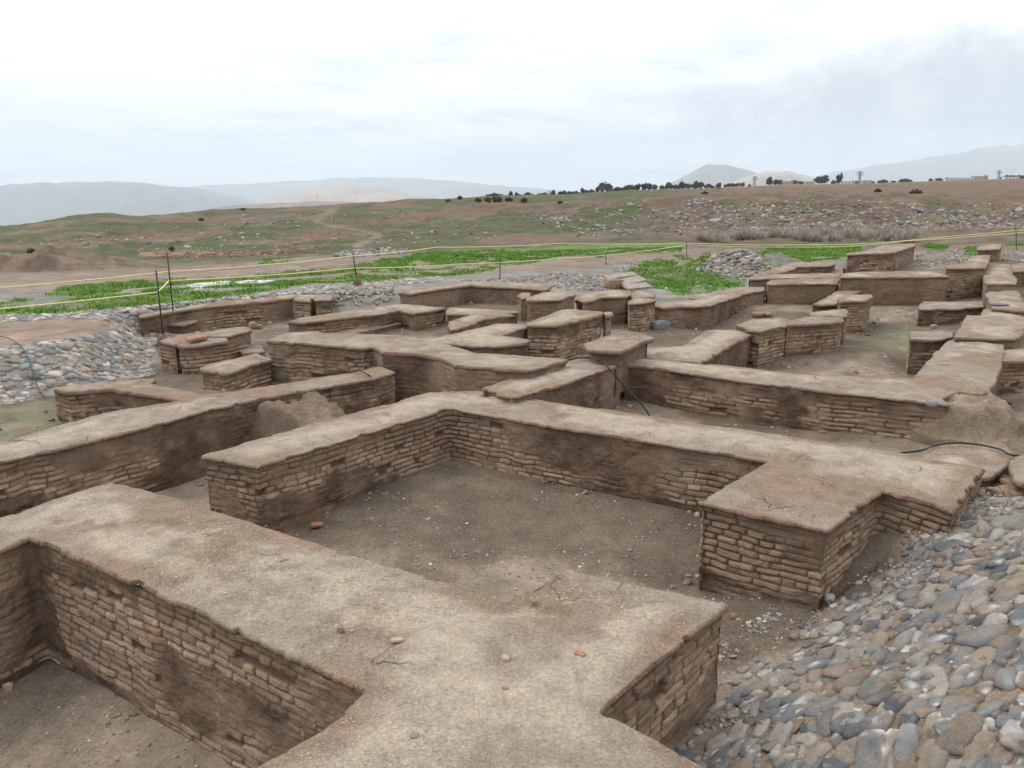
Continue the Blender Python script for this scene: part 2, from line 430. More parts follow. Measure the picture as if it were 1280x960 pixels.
WALLS = [
 ('W1', 'mud_brick_wall', 'wall', 'broad cross-shaped mud-brick wall nearest the viewer with pale straw-flecked trodden top', 0.8, -0.75, 0, 0.068, [(-4.03, 7.62), (-0.05, 5.16), (0.43, 5.66), (1.53, 5.11), (0.5, 3.91), (1, 3.44), (1.9, 2.5), (0.1, 1.6), (-1.32, 3.44), (-0.83, 4.1), (-4.06, 6.25), (-4.14, 5.98), (-5.35, 4.3), (-6.1, 4.9), (-4.49, 6.72)]),
 ('ML', 'mud_brick_wall', 'wall', 'mud-brick wall bent round the bare middle room ending in a notched pier by cobbles', 0.8, -0.5, -0.03, 0.066, [(-3.44, 8.41), (-1.21, 11.22), (-0.47, 11.32), (2.22, 9.72), (4.41, 8.41), (4.96, 7.94), (4.04, 6.81), (3.59, 7.31), (2.71, 6.35), (1.72, 7), (2.77, 8.17), (-0.85, 10.3), (-2.67, 8.04)]),
 ('G', 'mud_brick_wall', 'wall', 'long narrow wall from the left edge with a cable across its far end', 0.8, -0.4, -0.01, 0.066, [(-5.94, 8.88), (-5.35, 10.1), (-4.4, 11.03), (-3.46, 11.82), (-2.55, 12.55), (-2.2, 13.04), (-1.86, 12.55), (-2.15, 12.09), (-3.07, 11.32), (-3.52, 10.81), (-4.04, 10.26), (-4.52, 9.43), (-4.99, 8.88), (-5.47, 8.12), (-7.1, 5.5), (-7.8, 6.1)]),
 ('P1', 'mud_brick_wall', 'wall', 'L-shaped low wall beside the foot of the left cobbled slope', 0.8, 0, 0.05, 0.066, [(-6.78, 11.41), (-6.72, 11.67), (-6.17, 11.88), (-5.76, 12.15), (-5.46, 12.04), (-5.5, 11.77), (-4.44, 11.13), (-3.95, 11.27), (-4.52, 10.72), (-5.9, 11.46), (-6.45, 11.22)]),
 ('CC', 'wall_stump', 'wall', 'free-standing flat-topped block of wall between the stepped-end wall and the long narrow wall', 0.75, 0.1, 0, 0.07, [(-5.22, 13.08), (-5.2, 13.4), (-4.66, 14.39), (-4.21, 13.81), (-4.68, 12.65), (-5.15, 12.95)]),
 ('DD', 'wall_stump', 'wall', 'smallest low rounded stump of wall tucked between the stepped-end wall and the tall mud-capped wall', 0.5, 0.1, 0.2, 0.07, [(-5.65, 16.16), (-5.63, 16.33), (-5.32, 16.7), (-4.99, 15.81), (-5.39, 15.57)]),
 ('B', 'mud_brick_wall', 'wall', 'stepped-end wall with orange bricks on top at the edge of the left cobbled slope', 0.85, 0, -0.05, 0.075, [(-6.75, 14.98), (-6.77, 15.41), (-6.27, 16.05), (-5.81, 16.76), (-5.57, 16.7), (-5.38, 16.35), (-5.61, 15.59), (-6.06, 15.5), (-6.27, 14.65)]),
 ('B2', 'brick_pier', 'pier', 'double brick pier set against the stepped-end wall, a flat brick lying on it', 0.85, 0, -0.08, 0.075, [(-6.29, 14.81), (-6.11, 15.32), (-5.55, 15.41), (-5.41, 15.15), (-5.72, 14.65), (-6.2, 14.57)]),
 ('R1', 'retaining_wall', 'wall', 'brick retaining wall with twin pilasters below the cobbled rim at the back left', 0.8, -0.1, -0.05, 0.075, [(-8.6, 18.31), (-8.03, 19.61), (-7.69, 20.04), (-6, 21.76), (-5.46, 21.59), (-4.95, 21.93), (-5.15, 22.65), (-6.24, 22.65), (-8.03, 20.94), (-8.89, 18.94)]),
 ('C', 'mud_brick_wall', 'wall', 'straight low wall ending in a wider brick block in front of the plastered back enclosure', 0.8, 0, -0.02, 0.075, [(-5.06, 17.72), (-4.89, 18.31), (-3.26, 20.26), (-2.96, 20.63), (-2.56, 20.56), (-1.62, 19.89), (-2.35, 18.94), (-2.78, 19.47), (-3.05, 18.94), (-4.57, 17.61)]),
 ('D', 'mud_brick_wall', 'wall', 'lowest narrow wall arm joining the block end to the branching wall', 0.5, 0, 0.15, 0.075, [(-4.28, 17.99), (-2.94, 20.14), (-2.56, 20.14), (-2.49, 19.75), (-3.34, 18.32), (-3.62, 17.88)]),
 ('E1', 'mud_brick_wall', 'wall', 'tall mud-capped wall with irregular dark top and broken brick rim above the long narrow wall', 1.05, 0, -0.02, 0.07, [(-4.38, 14.04), (-4.33, 14.62), (-4.16, 14.89), (-3.68, 14.98), (-3.52, 14.8), (-2.98, 14.71), (-2.06, 14.54), (-1.13, 13.97), (-2.12, 13.01), (-2.4, 13.43), (-2.51, 13.29), (-3.02, 13.51), (-3.26, 13.58), (-3.83, 13.81)]),
 ('E2', 'mud_brick_wall', 'wall', 'branching wall with two rounded arms pointing right behind the pale eroded face', 1.05, 0, 0.12, 0.07, [(-2.4, 13.43), (-2.23, 13.73), (-1.31, 14.41), (-0.55, 15.54), (-0.32, 15.93), (0.26, 15.83), (0.34, 15.44), (-0.21, 14.54), (0.29, 14.13), (0.3, 13.85), (-0.1, 13.51), (-0.33, 13.43), (-0.84, 13.58), (-1.19, 13.73), (-0.85, 13.25), (-0.58, 12.87), (-0.13, 12.77), (0.51, 12.54), (0.9, 12.35), (0.61, 11.93), (0.28, 11.59), (-0.24, 11.7), (-0.89, 11.93), (-1.18, 12.48), (-1.59, 12.87), (-2.11, 12.94)]),
 ('F', 'mud_brick_wall', 'wall', 'forked low wall in front of the brown plastered enclosure', 0.8, 0, 0.05, 0.075, [(-1.64, 19.89), (-1.55, 20.04), (-0.88, 19.82), (0.14, 19.4), (0.15, 19.07), (-0.19, 18.87), (0.13, 18.68), (-0.64, 18.07), (-0.9, 17.17), (-1.27, 16.54), (-1.38, 16.85), (-1.43, 17.72), (-0.99, 18.81), (-1.56, 18.94)]),
 ('H', 'plastered_wall', 'wall', 'angled enclosure wall of smooth brown plaster with pale cap at the back below the grass', 1.0, 0.2, 0.6, 0.075, [(-3.07, 21.64), (-2.83, 21.92), (-1.23, 24.15), (-0.84, 24.15), (0.94, 23.5), (1.15, 22.98), (0.94, 21.92), (-0.46, 22.88), (-1.19, 23.29), (-2.61, 21.2), (-3.05, 21.46)]),
 ('I', 'wall_stump', 'wall', 'short plastered block with a sloping cap right of the brown enclosure', 1.2, 0.2, 0.45, 0.075, [(0.34, 18.65), (0.78, 19.89), (1.54, 19.98), (1.55, 19.41), (1.07, 18.37), (0.38, 18.23)]),
 ('J', 'plastered_wall', 'wall', 'angled plastered wall in front of the weathered planks', 1.0, 0.2, 0.45, 0.075, [(1.62, 20.53), (1.7, 20.94), (2.24, 21.73), (2.74, 21.92), (3.21, 21.55), (3.16, 21.03), (2.95, 20.45), (2.33, 20.37), (1.72, 19.45), (1.6, 19.9)]),
 ('K', 'brick_pillar', 'pillar', 'rear pillar cap just below the planks, behind the fluted brick pillar', 1.0, 0.1, 0.1, 0.075, [(3.12, 21.2), (3.4, 21.92), (3.67, 21.73), (3.82, 21.2), (3.68, 20.53), (3.09, 20.29)]),
 ('K2', 'brick_pillar', 'pillar', 'fluted brick pillar with grooved face and rounded mud cap below the planks', 1.0, 0, -0.12, 0.072, [(2.87, 19.74), (3.09, 20.29), (3.52, 20.21), (3.58, 19.82), (3.18, 19.3), (2.81, 19.16)]),
 ('L', 'brick_pier', 'pier', 'tall brick pier block with flat mud top standing left of the slab-topped stub', 1.15, 0.1, -0.1, 0.072, [(0.28, 15.41), (0.69, 16.24), (1.04, 17.16), (1.39, 17.28), (1.47, 17.04), (1.93, 16.86), (1.87, 16.46), (0.96, 15.12), (0.76, 15.02), (0.29, 15.12)]),
 ('M', 'slab_topped_pillar', 'pillar', 'stub with an overhanging square slab of bricks at the crossing of two walls', 1.15, 0.4, 0.5, 0.07, [(1.17, 13.12), (1.64, 13.97), (2.33, 14.01), (2.49, 13.73), (1.74, 12.5), (1.5, 12.56), (1.21, 12.7)]),
 ('N', 'mud_brick_wall', 'wall', 'rounded wall with cracked plaster side and black cable lying over it', 0.9, -0.3, 0.35, 0.07, [(-0.46, 11.05), (0, 11.71), (0.94, 12.95), (1.31, 13.56), (1.86, 13.56), (1.82, 12.82), (1.44, 12.21), (0.57, 11.1), (0, 10.51), (-0.22, 10.77)]),
 ('O', 'mud_brick_wall', 'wall', 'long straight brick-faced wall with pale top from the slab-topped stub to the right', 0.8, -0.3, -0.02, 0.066, [(1.94, 13.77), (2.42, 13.7), (3.16, 13.23), (3.72, 12.97), (4.37, 12.55), (6.21, 12.09), (6.1, 11.1), (5.95, 10.52), (3.54, 11.88), (2.76, 12.55), (2.09, 13.04), (1.85, 13.1)]),
 ('Q', 'mud_brick_wall', 'wall', 'wide flat pale wall top leaning back behind the long straight brick wall', 0.8, -0.2, 0.25, 0.07, [(2.21, 13.7), (2.4, 14.59), (3.24, 14.83), (3.68, 15.78), (4.05, 16.54), (4.31, 16.65), (4.98, 16.65), (5.06, 16.35), (3.19, 13.3)]),
 ('R', 'brick_pier', 'pier', 'rounded corner pier of exposed bricks beside the wide pale wall top', 0.9, -0.2, -0.15, 0.074, [(4.68, 16.66), (5.27, 17.42), (5.93, 17.66), (6.11, 17.31), (5.75, 16.55), (4.99, 15.86), (4.77, 16.15)]),
 ('R2w', 'mud_brick_wall', 'wall', 'brick wall joined to the rounded corner pier, with clean horizontal courses', 0.9, -0.2, -0.18, 0.074, [(5.75, 17), (6.74, 17.89), (7.35, 17.66), (7.25, 17.31), (7.03, 16.98), (5.75, 16.6)]),
 ('R3', 'wall_stump', 'wall', 'low mud-capped stump directly behind the wall of clean horizontal courses', 0.9, -0.2, 0.1, 0.074, [(6.89, 18.39), (7.35, 18.78), (7.99, 19.05), (7.9, 18.65), (7.55, 17.89), (6.79, 18.02)]),
 ('S', 'brick_pillar', 'pillar', 'square brick pillar with projecting cap standing in front of the long plastered wall', 1.0, -0.2, -0.18, 0.074, [(8.24, 20.21), (8.75, 20.86), (9.45, 21.03), (9.26, 20.53), (8.75, 19.74), (8.06, 19.59)]),
 ('T', 'mud_brick_wall', 'wall', 'low flat wall arm behind the square brick pillar', 0.8, -0.1, 0.2, 0.074, [(7.71, 20.48), (9.76, 23.8), (10.49, 24.01), (10.23, 23.4), (9.42, 22.28), (8.41, 20.63)]),
 ('U', 'mud_brick_wall', 'wall', 'cornered wall with plastered upper face and fine courses beside the grassy mound', 0.8, -0.1, 0.1, 0.066, [(3.46, 20.11), (3.88, 20.79), (4.48, 21.26), (4.9, 21.43), (5.67, 22.65), (6.63, 24.21), (7.22, 24.42), (7.69, 24.42), (7.48, 23.6), (6.82, 23.02), (5.06, 20.33), (4.6, 20.18), (3.77, 20.04)]),
 ('V1', 'plastered_wall', 'wall', 'lower step of the long plastered wall, left of the upper step', 1.0, 0, 0.55, 0.07, [(7.59, 23.93), (7.92, 24.6), (10.12, 25.07), (10.25, 25.07), (9.57, 23.5), (7.51, 23.5)]),
 ('V2', 'plastered_wall', 'wall', 'upper step of the long plastered wall with straight rounded cap', 1.2, 0, 0.5, 0.07, [(10.02, 24.56), (10.97, 25.06), (13.7, 25.32), (13.44, 24.56), (12.83, 23.6), (9.55, 23.37)]),
 ('W', 'mud_brick_wall', 'wall', 'narrow straight capped wall directly behind the plastered steps', 1.0, 0.2, 0.3, 0.07, [(7.54, 25.56), (8.7, 26.33), (10.85, 26.6), (10.34, 25.32), (7.38, 24.84)]),
 ('Wb', 'mud_brick_wall', 'wall', 'slanting flat-topped wall arm beside the grey gravel heap', 1.0, 0.3, 0.3, 0.07, [(7.54, 25.56), (10.57, 30.62), (11.29, 31.35), (9.96, 28.32), (8.65, 26.33)]),
 ('X', 'mud_brick_wall', 'wall', 'short wall with rubble bricks showing under a rounded cap behind the plastered steps', 1.0, 0.4, -0.1, 0.08, [(10.34, 29.59), (10.97, 30.98), (12.35, 30.98), (12.17, 30.27), (11.54, 29.26), (10.18, 28.94)]),
 ('Y', 'mud_brick_wall', 'wall', 'tallest block of wall at the far back with flat sloping top below the barrier ropes', 1.5, 0.5, -0.1, 0.08, [(11.88, 28.72), (13.11, 29.92), (15.05, 33.15), (17.01, 34.2), (16.25, 32.64), (13.76, 29.11), (11.63, 27.97)]),
 ('Y2', 'mud_brick_wall', 'wall', 'low T-shaped wall top leaning against the tallest far block', 1.0, 0.4, 0.1, 0.08, [(11.62, 28.32), (13.28, 30.98), (13.21, 31.73), (15.11, 32.31), (12.58, 28.32)]),
 ('Z0', 'brick_pillar', 'pillar', 'farthest square pillar at the upper right beside a green tuft', 1.5, 0.8, 0.1, 0.08, [(18.18, 31.68), (19.6, 33.66), (20.37, 33.66), (19.76, 32.64), (18.52, 30.78), (17.46, 30.34)]),
 ('Z1', 'mud_brick_wall', 'wall', 'pale flat wall top leading to the farthest square pillar', 1.4, 0.6, 0.2, 0.08, [(14.36, 25.61), (16.41, 28.92), (17.35, 29.3), (15.32, 25.91)]),
 ('Z2', 'mud_brick_wall', 'wall', 'brick wall end facing the room at the right end of the plastered steps', 1.4, 0, 0, 0.075, [(13.33, 24.76), (13.96, 25.61), (15.32, 25.91), (14.25, 24.22), (12.93, 23.96)]),
 ('Z3', 'mud_brick_wall', 'wall', 'waisted wall top second in the chain of stepped walls down the right side', 1.2, 0, 0.2, 0.075, [(14.81, 25.32), (16.34, 27.63), (17.09, 27.63), (15.3, 24.56), (14.44, 22.93), (13.66, 21.69), (12.84, 21.69), (13.34, 22.71)]),
 ('Z4', 'mud_brick_wall', 'wall', 'pale stepped wall top with a dark slate lying on its near edge', 1.0, 0, 0.2, 0.075, [(12.54, 21.2), (13.21, 22.1), (14.08, 22.29), (12.44, 19.3), (11.63, 17.96), (11.16, 18.47)]),
 ('Z5', 'mud_brick_wall', 'wall', 'widest stepped wall top with a notched left side on the right', 0.9, -0.1, 0.2, 0.075, [(8.63, 15.39), (10.31, 18.02), (10.63, 18.02), (11.3, 19.05), (12.23, 19.18), (11.47, 17.89), (11.44, 17.66), (10.15, 15.67), (9.59, 14.96), (8.51, 15.13)]),
 ('Z6', 'mud_brick_wall', 'wall', 'nearest wall of the stepped chain on the right, streaked top and eroded end', 0.8, -0.2, 0.2, 0.07, [(6.21, 12.09), (7.6, 14.13), (8.45, 15.33), (8.77, 15.6), (9.64, 15.42), (9.08, 14.44), (8.42, 13.43), (7.05, 11.41), (6.74, 11.08), (6.5, 11.27), (5.99, 10.85), (5.82, 10.99)]),
 ('AA', 'mud_brick_wall', 'wall', 'low brick stub reaching into the room below the plastered steps, farther of the two', 0.7, -0.1, -0.02, 0.074, [(10.57, 20.75), (11.25, 21.86), (12.94, 21.86), (12.33, 20.75), (10.38, 20.31)]),
 ('AB', 'mud_brick_wall', 'wall', 'brick stub reaching into the room from the streaked wall, nearer of the two', 0.75, -0.3, -0.05, 0.074, [(8.11, 16.15), (8.44, 16.74), (9.37, 16.74), (9, 16.06), (8.47, 15.7), (7.96, 15.79)]),
 ('Z8', 'wall_ledge', 'ledge', 'low pale mud ledge with a black cable across it below the eroded wall end', 0.58, 0.0, 0.3, 0.07, [(4.8, 8.95), (5.26, 9.45), (6.13, 9.55), (6, 9.07), (5.23, 8.25), (4.5, 8.35)]),
 ('PA', 'brick_pilaster', 'pilaster', 'left one of the twin brick pilasters ending the back-left retaining wall', 0.83, -0.1, -0.15, 0.075, [(-5.8, 21.12), (-5.3, 20.96), (-5.44, 21.7), (-6.05, 22.22)]),
 ('PB', 'brick_pilaster', 'pilaster', 'right one of the twin brick pilasters ending the back-left retaining wall', 0.83, -0.1, -0.15, 0.075, [(-5.21, 21.04), (-4.8, 21.28), (-4.99, 22.22), (-5.45, 22.04)]),
 ('LQ', 'brick_pier', 'pier', 'weathered brick stack between the brown plastered enclosure and the short plastered block', 1.0, 0.2, -0.2, 0.072, [(0.15, 20.86), (0.26, 21.37), (0.49, 21.37), (0.51, 20.37), (0.22, 20.05)]),
 ('R2', 'wall_ledge', 'ledge', 'low brick ledge in front of the left end of the retaining wall', 0.52, -0.1, 0.1, 0.075, [(-8.4, 19.12), (-7.91, 19), (-7.72, 19.62), (-7.93, 20.01), (-8.22, 19.68)]),
 ('LP', 'brick_pillar', 'pillar', 'thin brick pillar at the far corner of the tall pier block', 1.12, 0.1, -0.15, 0.072, [(1.87, 16.77), (1.95, 17.01), (2.15, 17.06), (2.14, 16.72), (1.94, 16.44)]),
 ('U2', 'wall_stump', 'wall', 'tiny rounded ledge behind the cornered wall at the foot of the grass', 0.7, 0.1, 0.3, 0.07, [(5.07, 22.9), (5.4, 23.65), (6.06, 23.65), (5.69, 22.72), (4.98, 22.36)]),
 ('Z3b', 'mud_brick_wall', 'wall', 'wall running out of the picture on the right at the top of the stepped chain', 1.15, 0.2, 0, 0.075, [(17.26, 28.04), (18.49, 29.02), (21.51, 31.01), (19.51, 27.27), (16.51, 25.85), (15.93, 25.58)]),
 ('Z6b', 'mud_brick_wall', 'wall', 'side arm leaving the picture on the right beside the eroded wall end', 0.78, -0.2, -0.05, 0.07, [(8.98, 14.46), (9.6, 14.7), (10.84, 15.02), (10.45, 13.94), (8.87, 13.53), (8.38, 13.46)]),
 ('RB', 'broken_wall', 'wall', 'low broken wall of reddish bricks at the right edge above the cobbled slope', 0.75, 0.2, -0.2, 0.075, [(5.49, 8.39), (5.86, 8.68), (6.41, 8.74), (5.95, 7.93), (5.21, 7.55), (5.13, 7.74)]),
]# ------------------------------------------------------------------ terrain
FLOOR = np.array([(-3.3, 4.6, -.45), (-4.1, 6.0, -.42), (-2, 3.6, -.5), (-1, 2.5, -.5), (0, 8, 0), (2, 7.3, -.12), (-.9, 10, .06), (2.6, 6.3, -.02), (1.5, 5.4, -.12),
 (1.7, 4.6, -.08), (4, 6.8, .5), (3.3, 6.6, .15), (4.6, 7.4, .55), (-4, 10, -.13), (-3.5, 8.8, -.1), (-6, 8, -.1), (-2, 10.8, -.1), (-6.5, 11, .31), (-8, 11, .3), (-7.6, 11.6, .32), (-4.7, 12.6, .44), (-4, 12.3, .3),
 (-6.8, 14.5, .23), (-5.6, 14, .3), (-7.1, 20.5, .17), (-5.5, 18, .35), (-4.6, 17.4, .5), (-5, 19.5, .3), (-2.3, 18.5, .34), (-4.3, 13.6, .28), (.3, 14.8, .5), (.4, 18, .6), (2.8, 19, .3), (3.8, 19.8, .25),
 (5.1, 19.8, .18), (7.1, 16.8, .24), (5, 15.5, .1), (8.7, 19.3, .16), (7.5, 23.2, .39), (10.7, 23.2, .33), (10.4, 20, .25), (8, 15.4, 0), (7, 13.5, 0), (5.6, 10.4, .2), (3, 11, .1), (1, 10.8, .05), (7, 10.6, .45),
 (-2.6, 21, .55), (0, 22, .5), (18.3, 30, 1.02), (13.8, 29, .78), (9, 28, .7), (10, 13, .4), (14, 20, .5), (3, 16, .1), (17, 24, .6), (3.4, 13.6, .15), (0, 13, .2), (-1.5, 12.2, .1), (3, 18, .2), (6.5, 20, .22)])
TOE = np.array([(1.55, 1.6), (1.36, 3.3), (1.26, 4.3), (1.5, 4.92), (4.5, 7.15), (9, 10.0), (14, 13)])
RUIN = np.array([(-10.5, 9.5), (-8.3, 12.3), (-7.15, 13.5), (-6.95, 14.6), (-7.3, 16.2), (-8.5, 18.4), (-7.75, 20.0), (-6.0, 21.8), (-4.9, 22.0), (-4.2, 22.2), (-3.0, 22.4), (-1.2, 24.3), (1, 23.6), (1.6, 21.6), (2.7, 22.1), (3.8, 21.7), (4.6, 21.5),
 (5.7, 22.9), (7.3, 24.8), (8.6, 26.6), (10.7, 31.1), (12.5, 31.3), (13.3, 31.9), (15.1, 33.4), (17.2, 34.4), (18.0, 32.5), (19.6, 34), (20.6, 33.8), (21, 29), (17, 22), (13, 16), (11, 11.4), (8, 9.7), (4.5, 7.3), (1.6, 4.95), (1.3, 3.3), (1.2, 1.0), (-4, -1), (-10, 3)])
Zv = lambda v: ('z', v)
PROF = [
 (-600, [(8, Zv(.6)), (18, Zv(.85)), (24, 366), (30, 350), (40, 338), (55, 326), (75, 308), (105, 290), (160, 296), (1500, 290), (8000, 281), (60000, 279)]),
 (0, [(8, Zv(.6)), (13, Zv(.9)), (17, Zv(.9)), (21, Zv(.86)), (24, 367), (30, 353), (40, 340), (55, 326), (75, 306), (105, 286), (140, 288), (250, 300), (1500, 290), (8000, 281), (60000, 279)]),
 (150, [(8, Zv(.6)), (13, Zv(.9)), (17, Zv(.9)), (21, Zv(.86)), (24, 366), (30, 352), (40, 339), (55, 325), (75, 300), (100, 275), (122, 270), (160, 275), (250, 290), (1500, 289), (8000, 281), (60000, 279)]),
 (300, [(8, Zv(.6)), (17, Zv(.88)), (24, Zv(.8)), (28, 353), (36, 339), (48, 325), (62, 312), (85, 290), (120, 266), (150, 260), (220, 268), (1500, 280), (8000, 278), (60000, 276)]),
 (480, [(8, Zv(.6)), (18, Zv(.86)), (25, Zv(.75)), (30, 346), (38, 332), (50, 318), (65, 306), (85, 285), (120, 262), (170, 253), (250, 256), (1500, 266), (8000, 266), (60000, 262)]),
 (640, [(8, Zv(.6)), (20, Zv(.86)), (25, Zv(.75)), (30, 343), (38, 328), (50, 314), (62, 303), (80, 283), (105, 260), (135, 249), (200, 246), (600, 247), (2000, 248), (60000, 252)]),
 (850, [(8, Zv(.3)), (20, Zv(.5)), (26, Zv(.5)), (31, 346), (36, 333), (45, 320), (58, 304), (70, 292), (82, 262), (90, 247), (98, 244), (120, 242), (300, 238), (800, 237), (2000, 240), (60000, 250)]),
 (1000, [(8, Zv(.3)), (20, Zv(.4)), (30, Zv(.6)), (36, Zv(.7)), (45, 318), (58, 304), (70, 292), (74, 284), (82, 256), (88, 246), (97, 242), (130, 240), (300, 234), (800, 231), (2000, 234), (60000, 248)]),
 (1280, [(8, Zv(.3)), (20, Zv(.4)), (30, Zv(.9)), (36, Zv(1.0)), (45, 311), (58, 299), (72, 285), (75, 281), (84, 256), (91, 246), (100, 242), (150, 236), (300, 227), (800, 225), (2000, 228), (60000, 248)]),
 (1900, [(8, Zv(.3)), (20, Zv(.4)), (30, Zv(.9)), (36, Zv(1.0)), (45, 311), (58, 299), (72, 285), (75, 281), (84, 256), (91, 246), (100, 242), (150, 236), (300, 227), (800, 225), (2000, 228), (60000, 248)])]
_pa = np.array([(p[0]-640)/1015 for p in PROF])
_pl = []
for px_, lst in PROF:
    ys, zs = [], []
    for yy, v in lst:
        zs.append(v[1] if isinstance(v, tuple) else at_y(px_, v, yy)[2]); ys.append(math.log(yy))
    _pl.append((np.array(ys), np.array(zs)))

BUMPS = []   # (x, y, height, sigma x, sigma y)
def bump_at(px, py, yy, h, sx, sy): p = at_y(px, py, yy); BUMPS.append((p[0], p[1], h, sx, sy))
bump_at(915, 338, 32.0, .85, 1.25, 1.0); bump_at(975, 345, 33, .3, 1.0, 1.0)
SCARP = len(BUMPS); bump_at(30, 335, 43, .9, 2.4, 2.6); bump_at(115, 330, 46, .65, 2.2, 2.8); bump_at(-50, 330, 46, .95, 2.6, 3)

def ext_z(x, y):
    yy = np.maximum(y, 6.0); a = np.clip(x/yy, _pa[0], _pa[-1]); ly = np.log(np.maximum(yy, np.hypot(x, y)*.8))
    Z = np.stack([np.interp(ly, ys, zs) for ys, zs in _pl], 0)
    i = np.clip(np.searchsorted(_pa, a)-1, 0, len(_pa)-2)
    t = (a-_pa[i])/(_pa[i+1]-_pa[i]); t = t*t*(3-2*t)
    k = np.arange(len(x))
    z = Z[i, k]*(1-t)+Z[i+1, k]*t
    r = np.hypot(x, y)
    z = z+np.clip((r-18)/60, 0, 1)*1.0*(fbm(x/9, y/9, 500, 4)-.5)+np.clip((r-50)/60, 0, 1)*(r < 400)*1.6*(fbm(x/22, y/22, 501, 4)-.5)
    z = z+np.clip((r-20)/20, 0, 1)*(.22+.5*ss(55, 75, r)*(r < 110))*(fbm(x/1.6, y/1.6, 502, 4, .6)-.5)
    z = z+np.clip((r-300)/2000, 0, 1)*(y > 0)*18*(fbm(x/500, y/500, 503, 3)-.5)*(a < -.15)
    for ib, (bx, by, h, sx, sy) in enumerate(BUMPS):
        if ib >= SCARP: h = h*ss(-.5, .15, y-by+.9+1.6*(fbm(x*.7, y*.3, 505, 4)-.5))
        e = np.exp(-((x-bx)/sx)**2*.5-((y-by)/sy)**2*.5)
        z = z+h*e*(.75+.5*fbm(x*1.1, y*1.1, 504, 3))
    return z

def floor_z(P):
    d = np.hypot(P[:, None, 0]-FLOOR[None, :, 0], P[:, None, 1]-FLOOR[None, :, 1])+.15
    w = d**-3.2
    return (w*FLOOR[None, :, 2]).sum(1)/w.sum(1)

def toe_dist(P):
    d = seg_dist(P, TOE[:-1], TOE[1:])
    # right-hand side of the toe line
    side = np.zeros(len(P), bool); best = np.full(len(P), 1e9)
    for a, b in zip(TOE[:-1], TOE[1:]):
        e = b-a; t = np.clip(((P-a)@e)/(e@e), 0, 1); q = P-a-t[:, None]*e; dd = np.hypot(*q.T)
        s = e[0]*(P[:, 1]-a[1])-e[1]*(P[:, 0]-a[0])
        up = dd < best; side[up] = s[up] < 0; best = np.minimum(best, dd)
    return np.where(side, d, -d)

def toe_z(P):
    return np.interp(P[:, 0]+P[:, 1]*.7, [3, 4.9, 6.0, 9.5, 16], [.0, .0, .08, .5, .7])

def ground_z(P, detail=True):
    P = np.asarray(P, float); out = np.zeros(len(P))
    for s in range(0, len(P), 40000):
        p = P[s:s+40000]; x, y = p.T; r = np.hypot(x, y)
        z = ext_z(x, y)
        near = (r < 60)
        if near.any():
            q = p[near]
            d = seg_dist(q, RUIN, np.roll(RUIN, -1, 0)); ins = inside(q, RUIN)
            w = np.where(ins, 1.0, 1-ss(.0, np.interp(q[:, 1], [15.2, 18.8], [1.45, .65]), d))
            fz = floor_z(q)
            if detail: fz = fz+.045*(fbm(q[:, 0]*.9, q[:, 1]*.9, 510, 4)-.5)+.018*(fbm(q[:, 0]*5, q[:, 1]*5, 511, 3)-.5)
            zz = z[near]*(1-w)+fz*w
            td = toe_dist(q); 
            em = toe_z(q)+.37*td; em = np.minimum(em, 1.7+.02*td)
            emb = (td > -.4) & (q[:, 1] < 13)
            sm = .5*(zz+em+np.sqrt((zz-em)**2+.01))           # soft maximum
            zz = np.where(emb, np.where(td > 0, np.maximum(sm, em), sm), zz)
            z[near] = zz
        out[s:s+40000] = z
    return out

def project(P, z):
    x, y = P.T; dz = z-CAM_H; d = y*CP-dz*SP; u = y*SP+dz*CP; d = np.where(d > .1, d, np.nan)
    return 640+FPX*x/d, 480-FPX*u/d

GREEN1 = np.array([(-200, 405), (-200, 380), (0, 377), (55, 369), (100, 354), (200, 350), (330, 345), (430, 337), (520, 318), (640, 308), (760, 305), (860, 305), (850, 312), (760, 318), (700, 321), (650, 331), (560, 346), (470, 351), (430, 353), (330, 365), (200, 381), (60, 392), (0, 394)], float)
GREEN2 = np.array([(775, 345), (800, 330), (835, 320), (885, 316), (893, 335), (915, 348), (938, 352), (920, 358), (885, 366), (850, 371), (825, 362)], float)
GREEN3 = np.array([(940, 318), (958, 309), (1075, 305), (1075, 316), (1030, 326), (985, 334), (955, 332)], float)
GREEN4 = np.array([(1205, 318), (1208, 308), (1224, 307), (1222, 318)], float)
GREEN5 = np.array([(1258, 306), (1285, 301), (1330, 300), (1320, 308)], float)
GREEN6 = np.array([(325, 330), (330, 324), (358, 322), (362, 327)], float)
GREEN7 = np.array([(1150, 310), (1165, 304), (1185, 305), (1182, 312)], float)
TRACK = [np.array([(-50, 372), (100, 372), (230, 357), (330, 352), (460, 341), (560, 331), (640, 322), (700, 316)], float)]

def green_mask(P, z):
    px, py = project(P, z); nx = px+14*(fbm(P[:, 0]*.5, P[:, 1]*.5, 520, 4)-.5); ny = py+9*(fbm(P[:, 0]*.6, P[:, 1]*.6, 521, 4)-.5)
    Q = np.column_stack([nx, ny]); Q[~np.isfinite(Q)] = -9999
    m = np.zeros(len(P), bool)
    for g in (GREEN1, GREEN2, GREEN3, GREEN4, GREEN5, GREEN6, GREEN7): m |= inside(Q, g)
    n = fbm(P[:, 0]*.45, P[:, 1]*.5, 522, 4, .6)+.10*(fbm(P[:, 0]*2.5, P[:, 1]*2.5, 523, 3)-.5)
    t = np.minimum.reduce([seg_dist(Q*np.array([.25, 1]), T_[:-1]*np.array([.25, 1]), T_[1:]*np.array([.25, 1])) for T_ in TRACK])
    in2 = inside(Q, GREEN2)
    bare = (t < 1.5) & (py > 320)
    return np.clip((n-np.where(in2, .40, .29))/.16, 0, 1)*m*(~bare)

